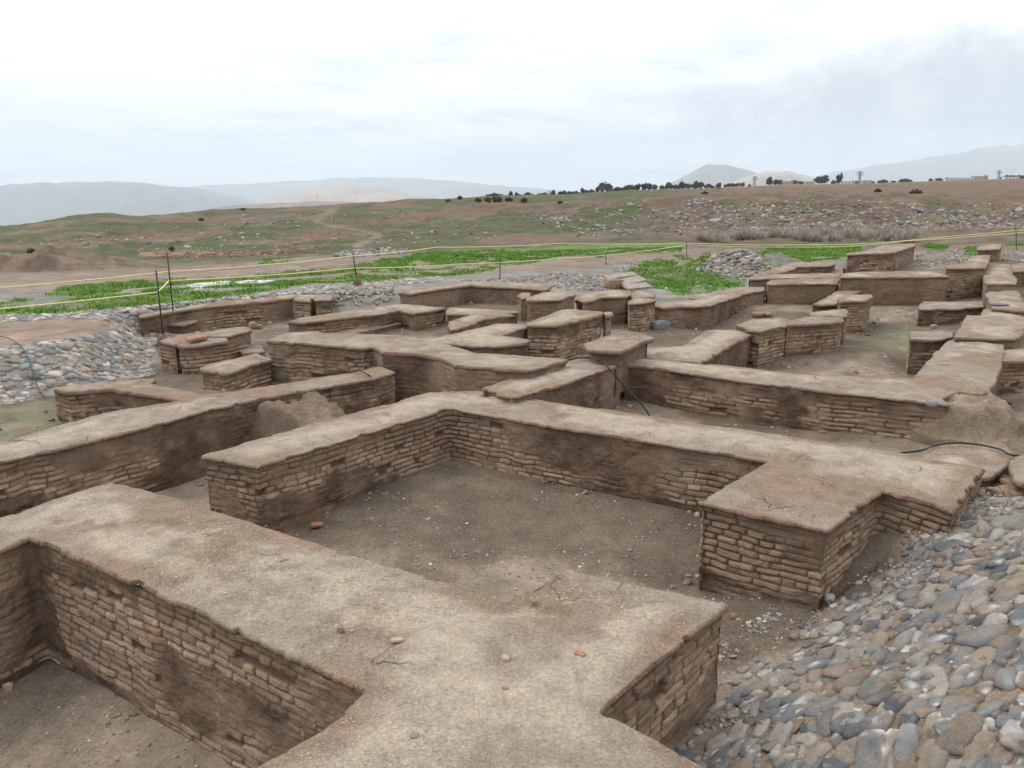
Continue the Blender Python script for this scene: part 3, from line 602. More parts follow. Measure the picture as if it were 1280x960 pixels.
OVAL = np.array([(-300, 400), (0, 402), (100, 399), (150, 401), (156, 405), (120, 418), (70, 425), (0, 433), (-300, 450)], float)

def ground_colour(P, z):
    x, y = P.T; r = np.hypot(x, y); px, py = project(P, z)
    px = np.nan_to_num(px, nan=-9e3); py = np.nan_to_num(py, nan=9e3)
    n1 = fbm(x*.45, y*.45, 530, 5, .6); n2 = fbm(x*2.1, y*2.1, 531, 4, .6); n3 = fbm(x*.06, y*.06, 532, 5, .6); n4 = fbm(x*.25, y*.25, 533, 5, .6)
    dirt = mix(np.array((.165, .125, .093)), np.array((.30, .238, .185)), ss(.36, .64, n1+.4*(n2-.5)+.5*(fbm(x*.2+4, y*.2, 541, 3)-.5)))
    grav = mix(np.array((.19, .172, .155)), np.array((.29, .268, .245)), n2)
    c = dirt
    insd = inside(P, RUIN)
    # rim and surroundings : grey gravel, then brown earth
    ext = mix(grav, np.array((.265, .20, .152)), ss(25, 33, r+10*(n1-.5)-.03*np.clip(px-560, 0, 260))*.9)
    c = np.where(insd[:, None], dirt, ext)
    # damp greenish film on two floors
    for cx, cy, s in ((-7.6, 11.3, .9), (9.4, 18.3, .9), (9.6, 19.6, .7)):
        w = np.exp(-((x-cx)**2+(y-cy)**2)/(2*s*s))*ss(.35, .6, n2); c = mix(c, np.array((.17, .19, .10)), .75*w)
    pq = np.column_stack([px+10*(n2-.5), py+4*(n2-.5)])
    c = np.where(inside(pq, OVAL)[:, None] & (r < 40)[:, None], mix(np.array((.24, .17, .13)), np.array((.31, .235, .185)), n2), c)
    # far hillside
    hill = mix(np.array((.175, .135, .095)), np.array((.112, .128, .052)), ss(.30, .55, n4+.5*(n3-.5)+.12*(px < 800)-.07*(px > 830)))
    hill = hill*(.75+.5*fbm(x*.9, y*.9, 537, 3)[:, None]); hill = mix(hill, np.array((.27, .205, .155)), ss(.60, .72, fbm(x*.16, y*.16, 536, 4))*.7); hill = hill*.86
    hill = mix(hill, np.array((.20, .128, .092)), ss(.52, .68, fbm(x*.11+7, y*.11, 534, 4)))
    tr = np.abs(px-395-70*ss(262, 305, py)-18*np.sin(py*.22)); hill = mix(hill, np.array((.28, .215, .165)), ss(11, 3, tr)*(py < 310)*(py > 262)*.8)
    c = mix(c, hill, ss(46, 58, r+8*(n1-.5)))
    bank = mix(np.array((.145, .098, .070)), np.array((.225, .155, .110)), ss(.35, .65, fbm(x*.5, y*.5, 540, 5, .65))); c = mix(c, mix(bank, np.array((.13, .125, .065)), ss(.56, .68, n4)*.8), ss(62, 70, r)*(1-ss(96, 104, r))*ss(800, 860, px))
    plat = mix(np.array((.225, .135, .095)), np.array((.18, .125, .085)), n3)
    c = mix(c, plat, ss(96, 108, r)*(px > 900)*.9)
    far = mix(np.array((.19, .15, .11)), np.array((.12, .115, .07)), fbm(x/160, y/160, 535, 4))
    c = mix(c, far, ss(300, 900, r))
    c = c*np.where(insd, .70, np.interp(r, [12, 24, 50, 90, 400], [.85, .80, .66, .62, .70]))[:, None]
    for bx, by, h, sx, sy in BUMPS[SCARP:]:
        e = np.exp(-((x-bx)/(sx*1.3))**2*.5-((y-by)/(sy*1.2))**2*.5); c = mix(c, mix(np.array((.085, .06, .045)), np.array((.17, .125, .092)), ss(.35, .65, fbm(x*.9, y*.9, 545, 5, .65))), np.clip(e*1.5, 0, 1)*.9)
    g = green_mask(P, z)*(r > 15)*(r < 70)
    c = mix(c, mix(np.array((.075, .15, .028)), np.array((.13, .19, .05)), n2), g*.9)
    wq = inside(np.column_stack([px+8*(n2-.5), py+5*(n1-.5)]), np.array([(205, 362), (250, 353), (300, 350), (345, 349), (322, 354), (285, 358), (250, 362)], float))
    c = mix(c, np.array((.66, .65, .63)), wq*ss(.36, .5, n2)*(r < 60))
    # red brick scatter line and dark rubble line behind the grass
    w = ss(4, 1.5, np.abs(py-317-.0*px))*(px > 175)*(px < 345); c = mix(c, np.array((.33, .15, .10)), w*ss(.4, .6, n2))
    td = toe_dist(P); c = mix(c, mix(np.array((.135, .094, .067)), np.array((.20, .145, .105)), n2), ss(-.1, .4, td)*(r < 14)*(y < 13))
    return c

# one sheet : fine in front of the camera, coarse behind, out to the horizon
ang = np.concatenate([np.linspace(-180, -72, 40, endpoint=False), np.linspace(-72, -44, 60, endpoint=False), np.linspace(-44, 44, 560, endpoint=False), np.linspace(44, 72, 60, endpoint=False), np.linspace(72, 180, 40, endpoint=False)])
rad = np.concatenate([np.geomspace(.6, 300, 620, endpoint=False), np.geomspace(300, 24000, 100)])
A, R = np.meshgrid(np.radians(ang), rad)
GP = np.column_stack([(R*np.sin(A)).ravel(), (R*np.cos(A)).ravel()])
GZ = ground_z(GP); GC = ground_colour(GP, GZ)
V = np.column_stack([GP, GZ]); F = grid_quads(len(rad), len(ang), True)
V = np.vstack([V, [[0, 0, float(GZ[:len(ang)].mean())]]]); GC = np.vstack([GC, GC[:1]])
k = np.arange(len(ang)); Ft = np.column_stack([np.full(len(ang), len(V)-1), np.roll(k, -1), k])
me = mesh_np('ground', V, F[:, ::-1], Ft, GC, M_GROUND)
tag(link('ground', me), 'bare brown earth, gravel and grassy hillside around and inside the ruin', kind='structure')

# ------------------------------------------------------------------ stones
def ico(sub):
    import bmesh
    bm = bmesh.new(); bmesh.ops.create_icosphere(bm, subdivisions=sub, radius=1); bm.verts.ensure_lookup_table()
    v = np.array([p.co[:] for p in bm.verts]); f = np.array([[q.index for q in t.verts] for t in bm.faces]); bm.free(); return v, f
ICO = {1: ico(1), 2: ico(2), 3: ico(3), 4: ico(4)}

def stones(cen, nrm, tang, rad3, cols, sub, seed, rough=.30, flat=1.6, colvar=.30):
    v, f = ICO[sub]; n = len(cen); r = np.random.default_rng(seed)
    W = np.repeat(v[None], n, 0)
    off = r.uniform(0, 100, (n, 1, 3))
    d = 1+rough*2*(vn(W[..., 0]*1.1+off[..., 0]+W[..., 2]*.7, W[..., 1]*1.1+off[..., 1]-W[..., 2]*.6, 3)-.5)+rough*.7*(vn(W[..., 0]*2.7+off[..., 1]+W[..., 2], W[..., 1]*2.7+off[..., 2], 4)-.5)
    W = np.sign(W)*np.abs(W)**np.array([.72, .72, .72])*d[..., None]
    W = W*rad3[:, None, :]
    b = np.cross(nrm, tang)
    P = cen[:, None, :]+W[..., 0:1]*tang[:, None, :]+W[..., 1:2]*b[:, None, :]+W[..., 2:3]*nrm[:, None, :]
    C = np.repeat(cols[:, None, :], len(v), 1)
    vv = fbm(W[..., 0]/rad3[:, None, 0]*1.6+off[..., 2], W[..., 1]/rad3[:, None, 1]*1.6+off[..., 0], 8, 3)
    C = C*(1+colvar*2*(vv[..., None]-.5)); 
    film = ss(.54, .68, vv+.25*(off[..., 1]/100-.5)); C = mix(C, np.array((.20, .145, .105)), film*.7)
    vein = ss(.035, .0, np.abs(fbm(W[..., 0]/rad3[:, None, 0]*1.2+off[..., 1], W[..., 1]/rad3[:, None, 1]*1.2+off[..., 2], 9, 3)-.5))*(off[..., 0] > 78)
    C = mix(C, np.array((.55, .53, .5)), vein*.7)
    F = (f[None]+np.arange(n)[:, None, None]*len(v)).reshape(-1, 3)
    return P.reshape(-1, 3), F, np.clip(C.reshape(-1, 3), .02, .75)

PAL = np.array([(.42, .36, .29), (.35, .30, .25), (.50, .46, .40), (.235, .245, .25), (.165, .18, .195), (.29, .295, .29), (.21, .23, .215), (.40, .37, .325), (.47, .45, .42), (.20, .215, .235), (.35, .285, .23), (.29, .235, .20), (.19, .195, .20), (.33, .335, .335)])

def ground_normal(P, e=.05):
    zx = (ground_z(P+[e, 0], False)-ground_z(P-[e, 0], False))/(2*e); zy = (ground_z(P+[0, e], False)-ground_z(P-[0, e], False))/(2*e)
    n = np.column_stack([-zx, -zy, np.ones(len(P))]); return n/np.linalg.norm(n, axis=1)[:, None]

def hexpts(lo, hi, s, jit, seed):
    r = np.random.default_rng(seed)
    gx, gy = np.meshgrid(np.arange(lo[0], hi[0], s), np.arange(lo[1], hi[1], s*.87)); gx = gx+(np.arange(gx.shape[0]) % 2)[:, None]*s*.5
    P = np.stack([gx.ravel(), gy.ravel()], 1); return P+r.uniform(-jit, jit, P.shape)*s

def lay_stones(P, size, flatz, sink, sub, seed, tdir, aspect=(1.25, .85), pal=PAL, bright=1.0):
    r = np.random.default_rng(seed); n = len(P)
    nz = ground_normal(P); z = ground_z(P)
    t = np.column_stack([np.full(n, tdir[0]), np.full(n, tdir[1]), np.zeros(n)])
    a = r.normal(0, .28, n); t = np.column_stack([t[:, 0]*np.cos(a)-t[:, 1]*np.sin(a), t[:, 0]*np.sin(a)+t[:, 1]*np.cos(a), t[:, 2]])
    t = t-nz*(t*nz).sum(1)[:, None]; t /= np.linalg.norm(t, axis=1)[:, None]
    nz = nz+r.normal(0, .10, nz.shape); nz /= np.linalg.norm(nz, axis=1)[:, None]; t = t-nz*(t*nz).sum(1)[:, None]; t /= np.linalg.norm(t, axis=1)[:, None]
    s = size*r.lognormal(0, .22, n).clip(.6, 1.6)
    if sub >= 2 and size > .15: s = s*(.72+.28*ss(-.2, .5, toe_dist(P)))
    rad3 = np.column_stack([s*.5*r.uniform(aspect[0]*.85, aspect[0]*1.2, n), s*.5*r.uniform(aspect[1]*.8, aspect[1]*1.15, n), s*.5*flatz*r.uniform(.7, 1.3, n)])
    cen = np.column_stack([P, z])+nz*(rad3[:, 2]*sink)[:, None]
    cols = pal[r.integers(0, len(pal), n)]*r.uniform(.68, 1.22, (n, 1))*bright
    return stones(cen, nz, t, rad3, cols, sub, seed)

# right-hand embankment of big river cobbles
P = hexpts((.8, 1.2), (11, 11.5), .143, .30, 21); td = toe_dist(P)
px, py = project(P, ground_z(P)); r_ = np.hypot(*P.T)
keep = (td > -.30+.16*fbm(P[:, 0]*1.3, P[:, 1]*1.3, 600, 3)) & (td < 4.4) & (px > 850) & (px < 1900) & (py < 1250)
P = P[keep]
tdir = np.array((3.0, 2.23)); tdir /= np.hypot(*tdir)
nearm = np.hypot(*P.T) < 5.2
bits = [lay_stones(P[nearm], .153, .44, -.20, 3, 31, tdir, (1.5, .86), bright=.54), lay_stones(P[~nearm], .153, .44, -.20, 2, 32, tdir, (1.5, .86), bright=.54)]
P2 = hexpts((.8, 1.2), (9, 9.5), .085, .45, 22); td2 = toe_dist(P2); px, py = project(P2, ground_z(P2))
P2 = P2[(td2 > -.36) & (td2 < 3.2) & (px > 850) & (py < 1200) & (fbm(P2[:, 0]*3, P2[:, 1]*3, 601, 2) > .42)]
bits.append(lay_stones(P2, .07, .6, -.05, 2, 33, tdir, bright=.6))
def merge(bits):
    V = []; F = []; C = []; n = 0
    for v, f, c in bits: V.append(v); F.append(f+n); C.append(c); n += len(v)
    return np.concatenate(V), np.concatenate(F), np.concatenate(C)
v, f, c = merge(bits)
tag(link('cobblestone_embankment', mesh_np('cobblestone_embankment', v, None, f, c, M_STONE)), 'steep embankment paved with large river cobbles at the lower right', 'embankment', kind='structure')

# left-hand slope and the rim
LSLOPE = np.array([(-300, 470), (-300, 445), (0, 433), (75, 425), (122, 418), (158, 405), (150, 400), (175, 396), (205, 398), (232, 402), (262, 413), (250, 416), (205, 424), (193, 434), (187, 455), (196, 468), (180, 473), (130, 475), (62, 488), (30, 500), (0, 507), (-300, 560)], float)
P = hexpts((-14, 11), (-5, 20), .135, .34, 41); z = ground_z(P); px, py = project(P, z)
k = inside(np.column_stack([px, py]), LSLOPE)
bits = [lay_stones(P[k], .132, .42, .0, 2, 42, (.9, .4), (1.15, .9), bright=.85)]
P = hexpts((-14, 11), (-5, 20), .10, .45, 43); z = ground_z(P); px, py = project(P, z)
k = inside(np.column_stack([px, py]), LSLOPE) & (fbm(P[:, 0]*3, P[:, 1]*3, 602, 2) > .52)
bits.append(lay_stones(P[k], .075, .5, .0, 1, 44, (.9, .4), bright=.95))
v, f, c = merge(bits)
tag(link('cobblestone_slope', mesh_np('cobblestone_slope', v, None, f, c, M_STONE)), 'cobbled slope dropping to the low walls at the left', 'slope', kind='structure')
RIM = np.array([(-300, 404), (-300, 400), (0, 394), (60, 392), (200, 381), (330, 366), (430, 354), (500, 348), (565, 346), (545, 352), (500, 357), (440, 362), (415, 367), (365, 368), (258, 379), (180, 392), (172, 397), (150, 401), (100, 399), (0, 402)], float)
P = hexpts((-22, 15), (0, 30), .135, .34, 45); z = ground_z(P); px, py = project(P, z)
k = inside(np.column_stack([px, py]), RIM)
v, f, c = lay_stones(P[k], .14, .32, .05, 1, 46, (.9, .4), (1.1, .9), bright=1.12)
tag(link('cobblestone_path', mesh_np('cobblestone_path', v, None, f, c, M_STONE)), 'cobbled rim path running along the back left of the ruin', 'path', kind='structure')

# ------------------------------------------------------------------ walls
for w in WALLS: make_wall(*w)
# ------------------------------------------------------------------ eroded mud masses
def mound(name, label, poly, zf, seed, cat='wall', pale=.5):
    p0 = ccw(poly); q, u, Lt = densify(p0, .03, .10); n = normals(q, 2)
    q = q+n*(.06*(fbm(u*2, u*0, seed, 3)-.5))[:, None]
    cen = q.mean(0)
    Vt, Ft, d = fill_top(q, .026, lambda P, dd: zf(P, dd)+.20*(fbm(P[:, 0]*2.6, P[:, 1]*2.6, seed+1, 5, .6)-.5)+.10*(np.abs(2*fbm(P[:, 0]*4.5, P[:, 1]*4.5, seed+4, 4)-1)-.3)+.05*(fbm(P[:, 0]*7, P[:, 1]*7, seed+2, 2)-.5))
    ring = Vt[:len(q)]
    side = [ring-np.array([0, 0, k*.06])+np.column_stack([n*(.012*k+.02*(fbm(u*5, u*0+k, seed+3, 3)-.5)[:, ])[:, None], np.zeros(len(q))]) for k in range(0, 12)]
    Vs = np.concatenate(side); Fs = grid_quads(12, len(q), True)[:, ::-1]
    Vv = np.concatenate([Vt, Vs]); 
    x, y, z = Vv.T
    c = mix(np.array((.14, .10, .072)), np.array((.26, .205, .15)), np.clip(ss(.35, .65, fbm(x*1.6, y*1.6+z*2, seed+5, 4))*.6+pale*.5, 0, 1))
    me = mesh_np(name, Vv-np.array([cen[0], cen[1], 0]), Fs+len(Vt), Ft, c, M_CAP)
    o = link(name, me); o.location = (cen[0], cen[1], 0); tag(o, label, cat, kind='thing'); return o

mound('eroded_wall_end', 'yellowish slumped mud end of the streaked right-hand wall, above the pale ledge', [(5.5, 11.3), (5.62, 10.62), (6.1, 10.2), (6.75, 10.05), (7.15, 10.6), (7.25, 11.4), (7.1, 12.0), (5.9, 12.1)],
      lambda P, d: .34+.40*ss(.0, .30, d), 911, pale=.55)
mound('eroded_wall_stump', 'ragged melted mud stump leaning on the long narrow wall', [(-3.75, 10.75), (-2.9, 11.6), (-2.2, 11.0), (-1.75, 10.45), (-2.25, 10.0), (-2.9, 10.3)],
      lambda P, d: .34+.36*ss(.0, .13, d)-.34*np.clip((P[:, 0]+P[:, 1]*-.6+9.6)/1.5, 0, 1), 912, pale=.08)

# ------------------------------------------------------------------ loose bricks and stones
M_ORANGE = plain('fired_brick', (.30, .16, .095), .9, var=.35, scale=30, bump=.4)
M_BEIGE = plain('beige_sherd', (.38, .28, .19), .9, var=.25, scale=30, bump=.4)
M_SLATE = plain('dark_slate', (.085, .085, .09), .7, var=.3, scale=25, bump=.4)
M_ROCKGREY = plain('grey_rock', (.18, .185, .185), .85, var=.3, scale=12, bump=.5)
M_ROCKPALE = plain('pale_rock', (.255, .25, .235), .85, var=.25, scale=6, bump=.5)
M_BRICKDRY = plain('dry_mud_brick', (.235, .15, .105), .95, var=.3, scale=18, bump=.6)

def chunk(name, label, cat, pos, size, mat, seed, rz=0, group=None, flat=1, tilt=(0, 0)):
    v, f = ICO[2]; o_ = seed*3.7
    w = np.sign(v)*np.abs(v)**.55
    w = w*(1+.35*(vn(v[:, 0]*1.7+o_, v[:, 1]*1.7+v[:, 2], 5)-.5))[:, None]*np.array(size)*.5
    o = link(name, mesh_np(name, w, None, f, None, mat, smooth=False)); o.location = (pos[0], pos[1], pos[2]+size[2]*.36); o.rotation_euler = (tilt[0], tilt[1], rz)
    return tag(o, label, cat, group, 'thing')

def on_wall(px, py, z): return at(px, py, z+.004)
chunk('brick_fragment', 'flat orange brick chip lying on the pale cross-shaped wall, leftmost chip', 'brick chip', on_wall(496, 802, .8), (.085, .045, .03), M_BEIGE, 1, .3)
chunk('brick_fragment', 'beige sherd in the whitest patch of the cross-shaped wall', 'brick chip', on_wall(632, 824, .8), (.065, .045, .03), M_BEIGE, 2, -.4)
chunk('brick_fragment', 'bright orange brick chip, right-hand one on the cross-shaped wall', 'brick chip', on_wall(725, 820, .8), (.075, .05, .035), M_ORANGE, 3, -.6)
chunk('brick_fragment', 'small red chip below the beige sherd on the cross-shaped wall', 'brick chip', on_wall(632, 863, .8), (.045, .03, .03), M_ORANGE, 4, .2)
chunk('brick_fragment', 'brown lump near the inner corner of the cross-shaped wall', 'brick chip', on_wall(426, 791, .8), (.05, .04, .05), M_BRICKDRY, 5, .2)
chunk('brick_fragment', 'reddish lump at the root of the stub on the cross-shaped wall', 'brick chip', on_wall(667, 754, .8), (.05, .04, .035), M_BRICKDRY, 6, .8)
chunk('pebble', 'blue-grey pebble on the near arm of the cross-shaped wall', 'pebble', on_wall(518, 924, .8), (.05, .04, .035), M_ROCKGREY, 7)
chunk('slate_chip', 'thin dark slate chip lying on the pale top of the cross-shaped wall', 'slate chip', on_wall(355, 702, .8), (.085, .04, .015), M_SLATE, 8, .5)
chunk('brick_fragment', 'red brick half buried in the floor at the corner of the long-bent wall', 'brick chip', at(396, 658, -.03), (.13, .08, .05), M_ORANGE, 9, .4)
chunk('loose_brick', 'flat orange brick lying across the double brick pier', 'brick', at(246, 425, .88), (.42, .26, .09), M_ORANGE, 10, .9)
chunk('loose_brick', 'small red brick on the far end of the stepped-end wall', 'brick', at(317, 409, .86), (.16, .15, .13), M_ORANGE, 11, .9)
chunk('loose_brick', 'broken brick propped at the far end of the stepped-end wall', 'brick', at(322, 411, .80), (.2, .12, .11), M_BRICKDRY, 12, .2)
chunk('slate_slab', 'dark slate slab on the near edge of the pale stepped wall top', 'slate slab', at(1250, 381.5, 1.0), (.38, .3, .04), M_SLATE, 13, .2)
chunk('rock', 'dark stone with white facets at the foot of the fluted brick pillar', 'rock', at(825, 414, .22), (.42, .34, .32), M_ROCKGREY, 14, .2)
chunk('rock', 'black angular stone just behind the white-faceted stone', 'rock', at(823, 407, .25), (.3, .25, .2), M_SLATE, 15, .7)
chunk('rock', 'white stone lying on the greenish floor below the long plastered wall', 'rock', at(1122, 393, .25), (.24, .16, .13), M_ROCKPALE, 16, .2)
chunk('rock', 'white stone at the foot of the square brick pillar', 'rock', at(1096, 406, .22), (.18, .15, .12), M_ROCKPALE, 17, .2)
chunk('rock', 'white stone beside the end of the farther low brick stub', 'rock', at(1148, 406, .22), (.16, .13, .11), M_ROCKPALE, 18, .2)
chunk('rock', 'small white stone between the two low brick stubs', 'rock', at(1167, 410, .25), (.15, .12, .1), M_ROCKPALE, 19, .2)
chunk('rock', 'blue-white stone wedged at the foot of the notched pier', 'rock', at(1058, 716, .12), (.10, .05, .03), M_ROCKPALE, 20, -.6, tilt=(.3, .2))
chunk('rock', 'pale stone between the notched pier and the cobbles', 'rock', at(1037, 750, .1), (.09, .08, .06), M_ROCKPALE, 21)
chunk('rock', 'white speckled stone on the room floor beside the notched pier', 'rock', at(873, 723, -.12), (.075, .06, .045), M_ROCKPALE, 22)
chunk('rock', 'grey stone beside the white speckled stone on the room floor', 'rock', at(860, 722, -.12), (.06, .05, .04), M_ROCKGREY, 23)
chunk('rock', 'grey angular stone in the middle of the room floor', 'rock', at(787, 690, -.06), (.055, .045, .04), M_ROCKGREY, 24)
chunk('rock', 'blue stone on the corner where the long brick wall meets the eroded end', 'rock', at(1164, 507, .78), (.13, .11, .08), M_ROCKGREY, 25)
for i, (px_, py_, z_) in enumerate([(947, 395, .3), (953, 394, .3), (959, 395, .3)]):
    chunk('loose_brick', 'dark broken bricks lying together on the floor behind the rounded corner pier', 'brick', at(px_, py_, z_), (.3, .2, .12), M_BRICKDRY, 30+i, i*.8, 'dark bricks on the floor')
for i, (px_, py_, sz) in enumerate([(1247, 592, .2), (1256, 586, .19), (1262, 597, .2), (1270, 612, .18), (1250, 604, .2), (1259, 612, .19), (1243, 613, .17), (1275, 622, .18)]):
    p = at(px_, py_, .55); p = (p[0], p[1], float(ground_z(np.array([[p[0], p[1]]]))[0])+(.07 if i in (1, 2) else 0))
    chunk('loose_brick', 'reddish bricks fallen in front of the low broken wall at the right edge', 'brick', p, (sz, .12, .075), M_BRICKDRY, 40+i, i*.9, 'fallen reddish bricks', tilt=(.1*(i % 3-1), .15*(i % 2)))

# ------------------------------------------------------------------ cables
M_CABLE = plain('black_rubber', (.012, .012, .013), .45, var=.1)
def cable(pts, r, label):
    mb = MB(); mb.tube(smooth_line(pts, 10), r, 8); o = mb.build('cable', M_CABLE, smooth=True); tag(o, label, 'cable', kind='thing')
cable([at(700, 452, .93), at(712, 449.3, .95), at(730, 447, .95), at(745, 449, .945), at(757, 456, .95), at(764, 464, .86), (1.78, 12.25, .62), (2.02, 12.1, .38), (2.2, 12.0, .14), (2.28, 11.9, .12)], .013, 'black cable drooping over the rounded wall beside the slab-topped stub')
cable([at(437, 465.5, .81), at(445, 463.5, .825), at(452, 464, .83), at(460, 468.5, .83), at(463.5, 473, .76), (-2.02, 11.75, .45), (-1.95, 11.5, .1), (-1.8, 11.3, .06)], .011, 'thin black cable crossing the far end of the long narrow wall')
cable([(5.0, 10.1, .22), at(1149, 563.5, .57), at(1165, 557.5, .60), at(1180, 554.5, .61), at(1200, 553.5, .61), at(1225, 556, .61), at(1250, 561.5, .61), at(1272, 569.5, .60), (6.9, 9.3, .5), (7.6, 9.0, .5)], .013, 'black cable arching across the pale ledge at the right')
_c = []
for px_, py_ in [(-30, 428), (0, 434), (18, 440), (34, 450), (44, 460), (52, 468)]:
    p = at(px_, py_, .75); _c.append((p[0], p[1], float(ground_z(np.array([[p[0], p[1]]]))[0])+.07))
cable(_c, .010, 'grey-black cable hanging down the left cobbled slope')

# ------------------------------------------------------------------ barrier posts and ropes
M_IRON = plain('rusty_iron', (.045, .035, .032), .7, metal=.4, var=.4, scale=40)
M_FOOT = plain('dark_concrete', (.115, .075, .065), .9, var=.3, scale=30, bump=.4)
M_ROPE = plain('yellow_rope', (.64, .60, .30), .8, var=.18, scale=12)
def post(pxt, pyt, pxb, pyb, yy, label, foot=True):
    a = at_y(pxb, pyb, yy); gz = float(ground_z(np.array([[a[0], a[1]]]))[0]); t = at_y(pxt, pyt, yy)
    root = empty('barrier_post', (a[0], a[1], gz)); tag(root, label, 'post', 'barrier posts', 'thing')
    mb = MB(); mb.tube([(0, 0, .05), ((t[0]-a[0])*.5, 0, (t[2]-gz)*.5), (t[0]-a[0], 0, t[2]-gz)], .017, 8); mb.build('rod', M_IRON, root, True)
    if foot:
        v, f = ICO[3]; w = v*np.array((.15, .15, .26)); w[:, 2] = np.maximum(w[:, 2], -.03); w = w*(1+.1*(vn(v[:, 0]*3, v[:, 1]*3+v[:, 2], 77)-.5))[:, None]
        me = mesh_np('footing', w, None, f, None, M_FOOT); link('footing', me, root)
    return a
post(195, 338, 202, 403, 17.3, 'nearest iron barrier post on a dark domed foot at the left cobbles')
post(209, 317, 216, 384, 19.4, 'iron barrier post just behind the nearest one at the left cobbles')
post(441, 316, 447, 357, 24.6, 'iron barrier post with a domed foot at the corner above the grey gravel slope')
post(757, 317, 758, 334, 35.6, 'thin barrier post in the grass beyond the planks', False)
post(858, 302, 859, 322, 40.7, 'thin barrier post left of the grey gravel heap', False)
post(1270, 284, 1271, 310, 38.5, 'thin barrier post at the right edge near the farthest pillar', False)
post(625, 322, 625, 350, 27.5, 'thin barrier post behind the brown plastered enclosure', False)
def rope(pts, label):
    out = []
    for i in range(len(pts)-1):
        a, b = Vector(at_y(*pts[i])), Vector(at_y(*pts[i+1])); L_ = (b-a).length
        for k in range(10):
            t = k/10; p = a.lerp(b, t); p.z -= .012*L_*4*t*(1-t)*.5; out.append(p)
    out.append(Vector(at_y(*pts[-1])))
    mb = MB(); mb.tube(out, .017, 6); tag(mb.build('barrier_rope', M_ROPE, smooth=True), label, 'rope', kind='thing')
rope([(-160, 371, 19), (209, 340, 19.4), (442, 320, 24.6), (545, 309, 30), (702, 304, 37), (858, 304, 40.7), (994, 306, 41.5), (1085, 304.5, 41), (1180, 296, 40), (1270, 288, 38.5), (1500, 266, 34)], 'upper yellow barrier rope running the whole width behind the ruin')
rope([(-160, 399, 16.5), (196, 365.5, 17.3), (211, 351, 19.4), (443, 335, 24.6), (575, 330, 29), (702, 323, 33), (757, 319, 35.6), (858, 306, 40.7), (1000, 309, 41.5), (1065, 308, 41.5), (1135, 301, 40), (1271, 291, 38.5), (1500, 272, 34)], 'lower yellow barrier rope that kinks between the two left posts')

# ------------------------------------------------------------------ planks
M_WOOD = plain('weathered_wood', (.27, .235, .20), .9, var=.35, scale=14, bump=.5)
def plank(p1, p2, w, th, label, roll=0.0):
    a, b = Vector(p1), Vector(p2); d = b-a; o_ = MB(); o_.box((0, 0, 0), (d.length, w, th), 0, .012)
    o = bevel(o_.build('plank', M_WOOD), .008); o.location = (a+b)/2; o.rotation_euler = (roll, -math.atan2(d.z, math.hypot(d.x, d.y)), math.atan2(d.y, d.x))
    tag(o, label, 'plank', 'weathered planks', 'thing')
plank(at_y(757, 347.5, 26.0), at_y(793, 342.5, 26.8), .30, .06, 'topmost weathered plank tilted over a mud lump', .25)
plank(at_y(776, 354, 25.4), at_y(803, 347.5, 26.2), .40, .06, 'middle weathered plank, the widest of the three', .3)
plank(at_y(781, 359.5, 24.8), at_y(811, 356.5, 25.2), .34, .06, 'lowest weathered plank behind the angled plastered wall', .3)
chunk('mud_lump', 'dark broken mud lump under the weathered planks', 'mud lump', at_y(767, 359, 25.6), (.62, .5, .34), M_BRICKDRY, 60, .4)

# ------------------------------------------------------------------ stone heap and rubble
def scatter_stones(name, pts, sizes, sub, seed, pal, label, cat=None, kind='stuff', sink=.2, flat=.7):
    r = np.random.default_rng(seed); n = len(pts); z = ground_z(pts); nz = np.column_stack([r.normal(0, .25, (n, 2)), np.ones(n)]); nz /= np.linalg.norm(nz, axis=1)[:, None]
    a = r.uniform(0, 6.28, n); t = np.column_stack([np.cos(a), np.sin(a), np.zeros(n)]); t = t-nz*(t*nz).sum(1)[:, None]; t /= np.linalg.norm(t, axis=1)[:, None]
    rad3 = np.column_stack([sizes*.62, sizes*.45, sizes*.5*flat]); cen = np.column_stack([pts, z])+nz*(rad3[:, 2]*sink)[:, None]
    v, f, c = stones(cen, nz, t, rad3, pal[r.integers(0, len(pal), n)]*r.uniform(.75, 1.25, (n, 1)), sub, seed, rough=.4)
    o = link(name, mesh_np(name, v, None, f, c, M_STONE, smooth=False)); tag(o, label, cat, kind=kind); return o

def px_points(poly, n, y0, y1, seed):
    """random ground points seen inside an outline of the photograph"""
    r = np.random.default_rng(seed); poly = np.array(poly, float); out = []
    lo, hi = poly.min(0), poly.max(0)
    a0, a1 = (lo[0]-640)/1000-.03, (hi[0]-640)/1000+.03; tries = 0
    while sum(map(len, out)) < n and tries < 60:
        tries += 1
        Y = y0+(y1-y0)*r.random(4000); X = Y*(a0+(a1-a0)*r.random(4000)); P = np.column_stack([X, Y]); px, py = project(P, ground_z(P))
        out.append(P[inside(np.column_stack([px, py]), poly)])
    return np.concatenate(out)[:n]

